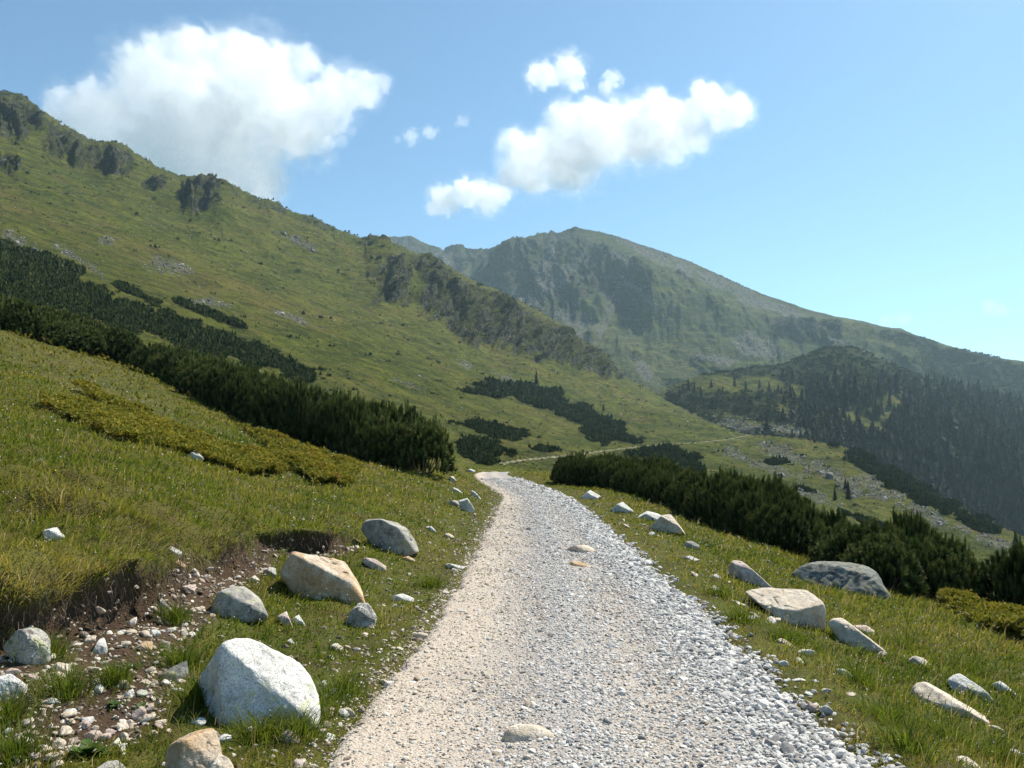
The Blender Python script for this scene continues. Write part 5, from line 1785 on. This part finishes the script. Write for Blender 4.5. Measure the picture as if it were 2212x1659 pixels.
# --- low juniper mats
rng = np.random.default_rng(31)
PJ = []
for q in JUN:
    qq = np.array(q)
    n = 60000
    x = rng.uniform(qq[:, 0].min() - 1, qq[:, 0].max() + 1, n)
    y = rng.uniform(qq[:, 1].min() - 1, qq[:, 1].max() + 1, n)
    k = (rng.random(n) < jun_mask(x, y)) & (rng.random(n) < np.clip((14 / y) ** 1.2, .15, 1)) & (np.abs(x) < .95 * y)
    PJ.append(np.stack([x[k], y[k]], -1)[:9000])
PJ = np.concatenate(PJ)
lum = fbm(PJ[:, 0] * 1.3, PJ[:, 1] * 1.3, 0, 3, 161)
hgt = np.clip(.10 + .28 * lum, .0, .4)
bs = np.stack([PJ[:, 0], PJ[:, 1], hg(PJ[:, 0], PJ[:, 1]) + hgt], -1)
n = len(PJ)
ax = np.stack([rng.normal(0, .5, n), rng.normal(-.2, .5, n), np.full(n, .8)], -1)
ax /= np.linalg.norm(ax, axis=1, keepdims=True)
T = shoot_arrays(bs, ax, rng.uniform(.08, .16, n) * (1 + .012 * PJ[:, 1]), rng.uniform(.035, .06, n) * (1 + .02 * PJ[:, 1]), rng, 3, 5, .3)
V = T.reshape(-1, 3)
ti = np.repeat(np.clip(rng.normal(.48, .18, n) + .5 * lum, 0, 1), T.shape[1])
add_obj("ground_cover", mesh_np("ground_cover", V, np.arange(len(V)), np.full(len(V) // 3, 3), [JUNI], False, {"tint": ti}), kind="stuff", label="low yellowish juniper mats", cat="ground cover")


# --- leafy weeds and one light green shrub
def leaf_blob(n_leaf, size, spread, upw, seed, lobed=True):
    rng = np.random.default_rng(seed)
    V, lp, ct, ti = [], [], [], []
    for k in range(n_leaf):
        a = k * 2.4 + rng.uniform(-.3, .3)
        e = rng.uniform(.25, 1.1)
        d = np.array([math.cos(a) * math.cos(e), math.sin(a) * math.cos(e), math.sin(e) * upw])
        sd = np.array([-math.sin(a), math.cos(a), 0])
        L = size * rng.uniform(.7, 1.2)
        b = len(V)
        stn = rng.uniform(0, spread)
        o = np.array([math.cos(a), math.sin(a), .3]) * stn
        prof = [(0, .03), (.25, .20), (.45, .30), (.62, .22), (.75, .27), (.9, .14), (1, .0)] if lobed else [(0, .03), (.3, .2), (.55, .24), (.8, .14), (1, 0)]
        for t, w in prof:
            c = o + d * L * t + np.array([0, 0, -.35 * L * t * t])
            V += [c - sd * w * L, c + np.array([0, 0, -.04 * L]), c + sd * w * L]
        tt = rng.uniform(0, 1)
        ti += [tt] * (3 * len(prof))
        for j in range(len(prof) - 1):
            for s in (0, 1):
                q = b + j * 3 + s
                lp += [q, q + 1, q + 4, q + 3]
                ct.append(4)
    return np.array(V), lp, ct, np.array(ti)


for (a, b, s, nl, lb) in [(190, 1632, .09, 26, "bright green leafy weed in front of the white cornered stone"), (246, 1524, .045, 14, "small green weed on the pebbly soil"),
                          (305, 1535, .05, 16, "small broad leaved weed between soil and grass under the dark tapering stone"), (283, 1446, .05, 9, "tiny rosette weed beside the tan pointed stone"),
                          (708, 1297, .06, 12, "round leaved weed at the foot of the long tan boulder"), (1530, 1182, .09, 24, "leafy green weed in the grass near the bluish grey rock")]:
    g = cast([a], [b], hg)[0]
    V, lp, ct, ti = leaf_blob(nl, s, s * .25, 1.0, a)
    add_obj("leafy_weed", mesh_np("leafy_weed", V, lp, ct, [LEAF], True, {"tint": ti}), label=lb, cat="weed", loc=(g[0], g[1], float(hg(g[0], g[1]))))
g = cast([2045], [1300], hg)[0]
SH = add_obj("leafy_shrub", None, label="pale green leafy shrub growing out of the right pine thicket", cat="shrub", loc=(g[0], g[1], float(hg(g[0], g[1]))))
rng = np.random.default_rng(77)
VV_, LL_, CC_, TI_ = [], [], [], []
nb = 0
for k in range(60):
    V, lp, ct, ti = leaf_blob(7, .055, .02, 1.0, 900 + k, False)
    a, r, h = rng.uniform(0, 6.28), .36 * math.sqrt(rng.random()), rng.uniform(.08, .5)
    V = V + np.array([r * math.cos(a) * 1.2, r * math.sin(a), h * (1 - .8 * r)])
    VV_.append(V)
    LL_ += [q + nb for q in lp]
    CC_ += ct
    TI_.append(ti)
    nb += len(V)
SHL = leaf_mat("shrub_leaves", [(0, (.10, .15, .05)), (1, (.24, .28, .12))], .3)
add_obj("crown", mesh_np("crown", np.concatenate(VV_), LL_, CC_, [SHL], True, {"tint": np.concatenate(TI_)}), SH)
SVs, SF = [], []
for k in range(7):
    a = k * .9
    b0 = len(SVs)
    for j in range(4):
        t = j / 3
        for c in range(3):
            SVs.append((math.cos(a) * .25 * t + .012 * (1.2 - t) * math.cos(c * 2.1), math.sin(a) * .25 * t + .012 * (1.2 - t) * math.sin(c * 2.1), -.05 + .45 * t))
    for j in range(3):
        for c in range(3):
            SF.append((b0 + j * 3 + c, b0 + j * 3 + (c + 1) % 3, b0 + j * 3 + 3 + (c + 1) % 3, b0 + j * 3 + 3 + c))
add_obj("trunk", mesh_np("trunk", SVs, *uni(SF), [BARK]), SH)


# ------------------------------------------------------------------ far vegetation and stones on the hills
def loft_pick(loft, wt, n, seed, px_lo=-150, px_hi=2380, even=True):
    """points on the front of a hillside, drawn with weight wt; even=True keeps them even per layout pixel"""
    rng = np.random.default_rng(seed)
    X, Y = loft._xy
    f = loft.front
    ar = np.abs(np.gradient(X, axis=1) * np.gradient(Y, axis=0)) if even else np.linalg.norm(np.cross(np.gradient(loft.P, axis=1), np.gradient(loft.P, axis=0)), axis=-1)
    p = np.clip(wt[:f] * ar[:f], 0, None) * ((X[:f] > px_lo) & (X[:f] < px_hi))
    p = p.ravel() / p.sum()
    k = rng.choice(len(p), n, p=p)
    r, c = np.unravel_index(k, (f, X.shape[1]))
    r, c = np.minimum(r, f - 2), np.minimum(c, X.shape[1] - 2)
    a, b = rng.random(n)[:, None], rng.random(n)[:, None]
    P = loft.P
    return (P[r, c] * (1 - a) + P[r, c + 1] * a) * (1 - b) + (P[r + 1, c] * (1 - a) + P[r + 1, c + 1] * a) * b, rng


def tuft_mesh(name, P, size, mat, rng, label, cat, spikes=9, squat=.8):
    """clumps of upright pointed sprays"""
    n = len(P)
    tr, ti = [], []
    t0 = rng.normal(.45, .2, n)
    for k in range(spikes):
        a = rng.uniform(0, 6.28, n)
        r = size * np.sqrt(rng.random(n)) * .9
        h = size * squat * (1.15 - .6 * (r / size) ** 2) * rng.uniform(.7, 1.15, n)
        c = P + np.stack([r * np.cos(a), r * np.sin(a), np.zeros(n)], -1)
        w = size * rng.uniform(.22, .36, n)
        for q in range(3):
            b = a + q * 2.094 + rng.uniform(-.3, .3, n)
            b2 = b + 1.9
            v1 = c + np.stack([w * np.cos(b), w * np.sin(b), h * .15], -1)
            v2 = c + np.stack([w * np.cos(b2), w * np.sin(b2), h * .15], -1)
            v3 = c + np.stack([r * .2 * np.cos(a), r * .2 * np.sin(a), h], -1)
            tr.append(np.stack([v1, v2, v3], 1))
            ti.append(np.clip(np.stack([t0 - .15, t0 - .15, t0 + .3], 1) + rng.normal(0, .1, (n, 1)), 0, 1))
    V = np.concatenate(tr).reshape(-1, 3)
    T = np.concatenate(ti).ravel()
    return add_obj(name, mesh_np(name, V, np.arange(len(V)), np.full(len(V) // 3, 3), [mat], False, {"tint": T}), kind="stuff", label=label, cat=cat)


P, rng = loft_pick(hill, sst(.12, .85, scrub), 14000, 501)
tuft_mesh("dwarf_pine_scrub", P, np.clip(P[:, 1] * .0046, .55, 2.4) * np.exp(rng.normal(0, .3, len(P))), SCRUBM, rng, "dark mats of dwarf pine spread over the left hillside", "scrub", 8, .85)
P, rng = loft_pick(hill, np.minimum(crag, .5) * .6 + .10 * (1 - scrub), 3000, 502)
tuft_mesh("dwarf_pine_scrub", P, P[:, 1] * .0021 * np.exp(rng.normal(0, .45, len(P))), SCRUBM, rng, "single dark bushes dotted over the left hillside and its crags", "scrub", 5, .8)
P, rng = loft_pick(spur, sst(.25, .6, sp_scrub), 8000, 503)
tuft_mesh("dwarf_pine_scrub", P, P[:, 1] * .0036 * rng.uniform(.7, 1.3, len(P)), SCRUBM, rng, "dark dwarf pine covering the wooded spur", "scrub", 6, .8)
P, rng = loft_pick(mnt, sst(.4, .7, m_scrub), 3500, 504)
tuft_mesh("dwarf_pine_scrub", P, P[:, 1] * .0030 * rng.uniform(.7, 1.3, len(P)), SCRUBM, rng, "dark dwarf pine on the lower right flank of the mountain", "scrub", 5, .7)

TUS = leaf_mat("hill_tussocks", [(0, (.036, .055, .009)), (.5, (.095, .108, .020)), (1, (.22, .185, .06))], .3)
P, rng = loft_pick(hill, (1 - scrub) * (1 - .8 * crag), 34000, 505)
tuft_mesh("grass", P, P[:, 1] * .0014 * np.exp(rng.normal(0, .4, len(P))), TUS, rng, "grass tussocks all over the left hillside", "grass", 2, .7)
SCR = stone_mat("scree_stone", [(0, (.09, .09, .08)), (.5, (.21, .20, .185)), (1, (.42, .40, .37))])
P, rng = loft_pick(hill, sst(.35, .95, scree) * (1 - .6 * scrub), 5200, 511)
S_ = P[:, 1] * np.exp(rng.normal(math.log(.0006), .65, len(P)))
add_obj("scree", scatter_mesh("scree", P, S_, SCR, 0, 512, (.5, .9), False, {"tint": rng.random(len(P))}), kind="stuff", label="pale broken rocks strewn over the left hillside and bench", cat="scree")
P, rng = loft_pick(hill, sst(.1, .6, fbm(hill._xy[0] / 90, hill._xy[1] / 40, 8.5, 3, 75)) + .08, 4200, 513)
S_ = P[:, 1] * np.exp(rng.normal(math.log(.00055), .5, len(P)))
add_obj("scree", scatter_mesh("scree", P, S_, SCR, 0, 514, (.5, .9), False, {"tint": rng.random(len(P))}), kind="stuff", label="single pale rocks dotted over the left hillside", cat="scree")
P, rng = loft_pick(mnt, sst(.3, .8, m_scree), 3500, 515)
S_ = P[:, 1] * np.exp(rng.normal(math.log(.0007), .4, len(P)))
add_obj("scree", scatter_mesh("scree", P, S_, SCR, 0, 516, (.5, .9), False, {"tint": rng.random(len(P))}), kind="stuff", label="grey scree on the mountain slopes", cat="scree")
P, rng = loft_pick(spur, sst(.35, .8, sp_scree), 900, 517)
S_ = P[:, 1] * np.exp(rng.normal(math.log(.0008), .4, len(P)))
add_obj("scree", scatter_mesh("scree", P, S_, SCR, 0, 518, (.5, .9), False, {"tint": rng.random(len(P))}), kind="stuff", label="pale rocks on the clearings of the spur", cat="scree")


# --- spruces
def spruce_tris(seed, tiers=11, per=9):
    rng = np.random.default_rng(seed)
    T, ti = [], []
    for k in range(tiers):
        f = k / (tiers - 1)
        z = .08 + .86 * f
        R_ = .21 * (1 - f) ** .85 + .018
        for j in range(per if f < .7 else per - 3):
            a = 6.28 * j / per + rng.uniform(-.4, .4)
            r = R_ * rng.uniform(.65, 1.15)
            w = .5 / per * 6.28 * r * .9 + .012
            d = np.array([math.cos(a), math.sin(a), 0])
            s = np.array([-math.sin(a), math.cos(a), 0])
            c0 = np.array([0, 0, z + .05 + .03 * rng.random()])
            tip = d * r + np.array([0, 0, z - .05 - .03 * rng.random()])
            mid = d * r * .6 + np.array([0, 0, z - .005])
            t = rng.uniform(.2, .6)
            for q in ((c0, mid - s * w, mid + s * w), (mid - s * w, tip, mid + s * w)):
                T.append(q)
                ti.append((t - .15, t, t + .15))
    T.append((np.array([-.012, 0, .93]), np.array([.012, 0, .93]), np.array([0, 0, 1.03])))
    ti.append((.4, .4, .6))
    return np.array(T).reshape(-1, 3), np.array(ti).ravel()


SPR = []
for k in range(5):
    V, ti = spruce_tris(700 + k)
    cr = mesh_np("crown", V, np.arange(len(V)), np.full(len(V) // 3, 3), [SPRUCE], False, {"tint": ti})
    tv = [(.014 * math.cos(c * 1.257) * s, .014 * math.sin(c * 1.257) * s, z) for z, s in ((-.04, 1.3), (.5, .8), (.95, .25)) for c in range(5)]
    tf = [(j * 5 + c, j * 5 + (c + 1) % 5, j * 5 + 5 + (c + 1) % 5, j * 5 + 5 + c) for j in range(2) for c in range(5)]
    SPR.append((cr, mesh_np("trunk", tv, *uni(tf), [BARK]), V, ti))


def spruce(p, h, label, group, rng):
    o = add_obj("spruce_tree", None, label=label, cat="tree", group=group, loc=tuple(p - np.array([0, 0, .02 * h])))
    cr, tk, _, _ = SPR[int(rng.integers(5))]
    wd = rng.uniform(.9, 1.35)
    o.scale = (h * wd, h * wd, h)
    o.rotation_euler = (0, 0, rng.uniform(0, 6.28))
    add_obj("crown", cr, o)
    add_obj("trunk", tk, o)


rng = np.random.default_rng(41)
for (a, b, hp, lb) in [(1155, 832, 32, "lone dark spruce standing on the green hillside under the crags"), (1302, 888, 17, "small lone spruce right of the scrub on the hillside"), (1836, 1080, 44, "taller spruce of the little clump on the bench among rocks"),
                       (1804, 1082, 30, "left spruce of the little clump on the bench among rocks"), (1826, 1056, 24, "spruce standing just uphill of the little clump on the bench"), (2196, 1212, 66, "dark spruce rising at the right edge behind the thicket"),
                       (1985, 1172, 34, "slim young spruce poking above the right thicket"), (1955, 1175, 24, "short young spruce beside the slim one above the right thicket")]:
    r, c = hill.at(a, b)[0]
    spruce(hill.P[r, c], hp / PF * hill.P[r, c][1], lb, None, rng)
SPOT = []
for (a, b) in [(1478, 846), (1488, 842), (1500, 850), (1535, 838), (1560, 850), (1610, 848), (1640, 838), (1660, 846), (1585, 835), (1470, 858), (1512, 858), (1700, 858), (1725, 866), (1745, 860), (1760, 880), (1775, 872), (1790, 890), (1808, 884), (1822, 905), (1842, 912), (1850, 930), (1870, 925),
               (1876, 946), (1890, 900), (1902, 892), (1916, 880), (1930, 905), (1945, 898), (1958, 892), (1900, 960), (1925, 965), (1945, 950), (1965, 970), (1990, 985), (2010, 965), (2030, 1000), (2050, 1015), (2072, 1005), (1815, 860), (1838, 870), (1860, 880), (1780, 850), (2000, 930), (2025, 945), (2060, 960), (2090, 980), (2110, 1005), (2140, 1030), (2165, 1050), (2190, 1075)]:
    r, c = spur.at(a, b)[0]
    SPOT.append(spur.P[r, c])
    lab = "dark spruce at the edge of the clearing on the wooded spur" if 1700 < a < 2000 else ("small conifer standing on the grassy left shoulder of the spur" if a <= 1700 else "tall dark spruce at the front of the forest on the spur")
    spruce(spur.P[r, c], rng.uniform(24, 36) / PF * spur.P[r, c][1] * (.75 if a < 1700 else 1.05), lab, "spruces standing out on the spur", rng)

Xs, Ys = spur._xy
fw = sst(.3, .6, sp_scrub) * sst(1640, 1800, Xs) * sst(800, 860, Ys)
P, rng = loft_pick(spur, fw, 3400, 521)
n = len(P)
hts = np.exp(rng.normal(math.log(21), .32, n)) / PF * P[:, 1]
TV_, TT_ = [], []
for k in range(5):
    m = np.arange(n) % 5 == k
    V, ti = SPR[k][2], SPR[k][3]
    a = rng.uniform(0, 6.28, m.sum())
    c, s = np.cos(a)[:, None], np.sin(a)[:, None]
    h = hts[m][:, None]
    q = np.stack([(V[:, 0] * c - V[:, 1] * s) * h * 1.55, (V[:, 0] * s + V[:, 1] * c) * h * 1.55, V[None, :, 2] * h], -1) + P[m][:, None]
    TV_.append(q.reshape(-1, 3))
    TT_.append(np.clip(np.tile(ti, m.sum()) + np.repeat(rng.normal(0, .12, m.sum()), len(V)), 0, 1))
V = np.concatenate(TV_)
add_obj("forest", mesh_np("forest", V, np.arange(len(V)), np.full(len(V) // 3, 3), [SPRUCE], False, {"tint": np.concatenate(TT_)}), kind="stuff", label="far dark spruce forest clothing the spur", cat="forest")
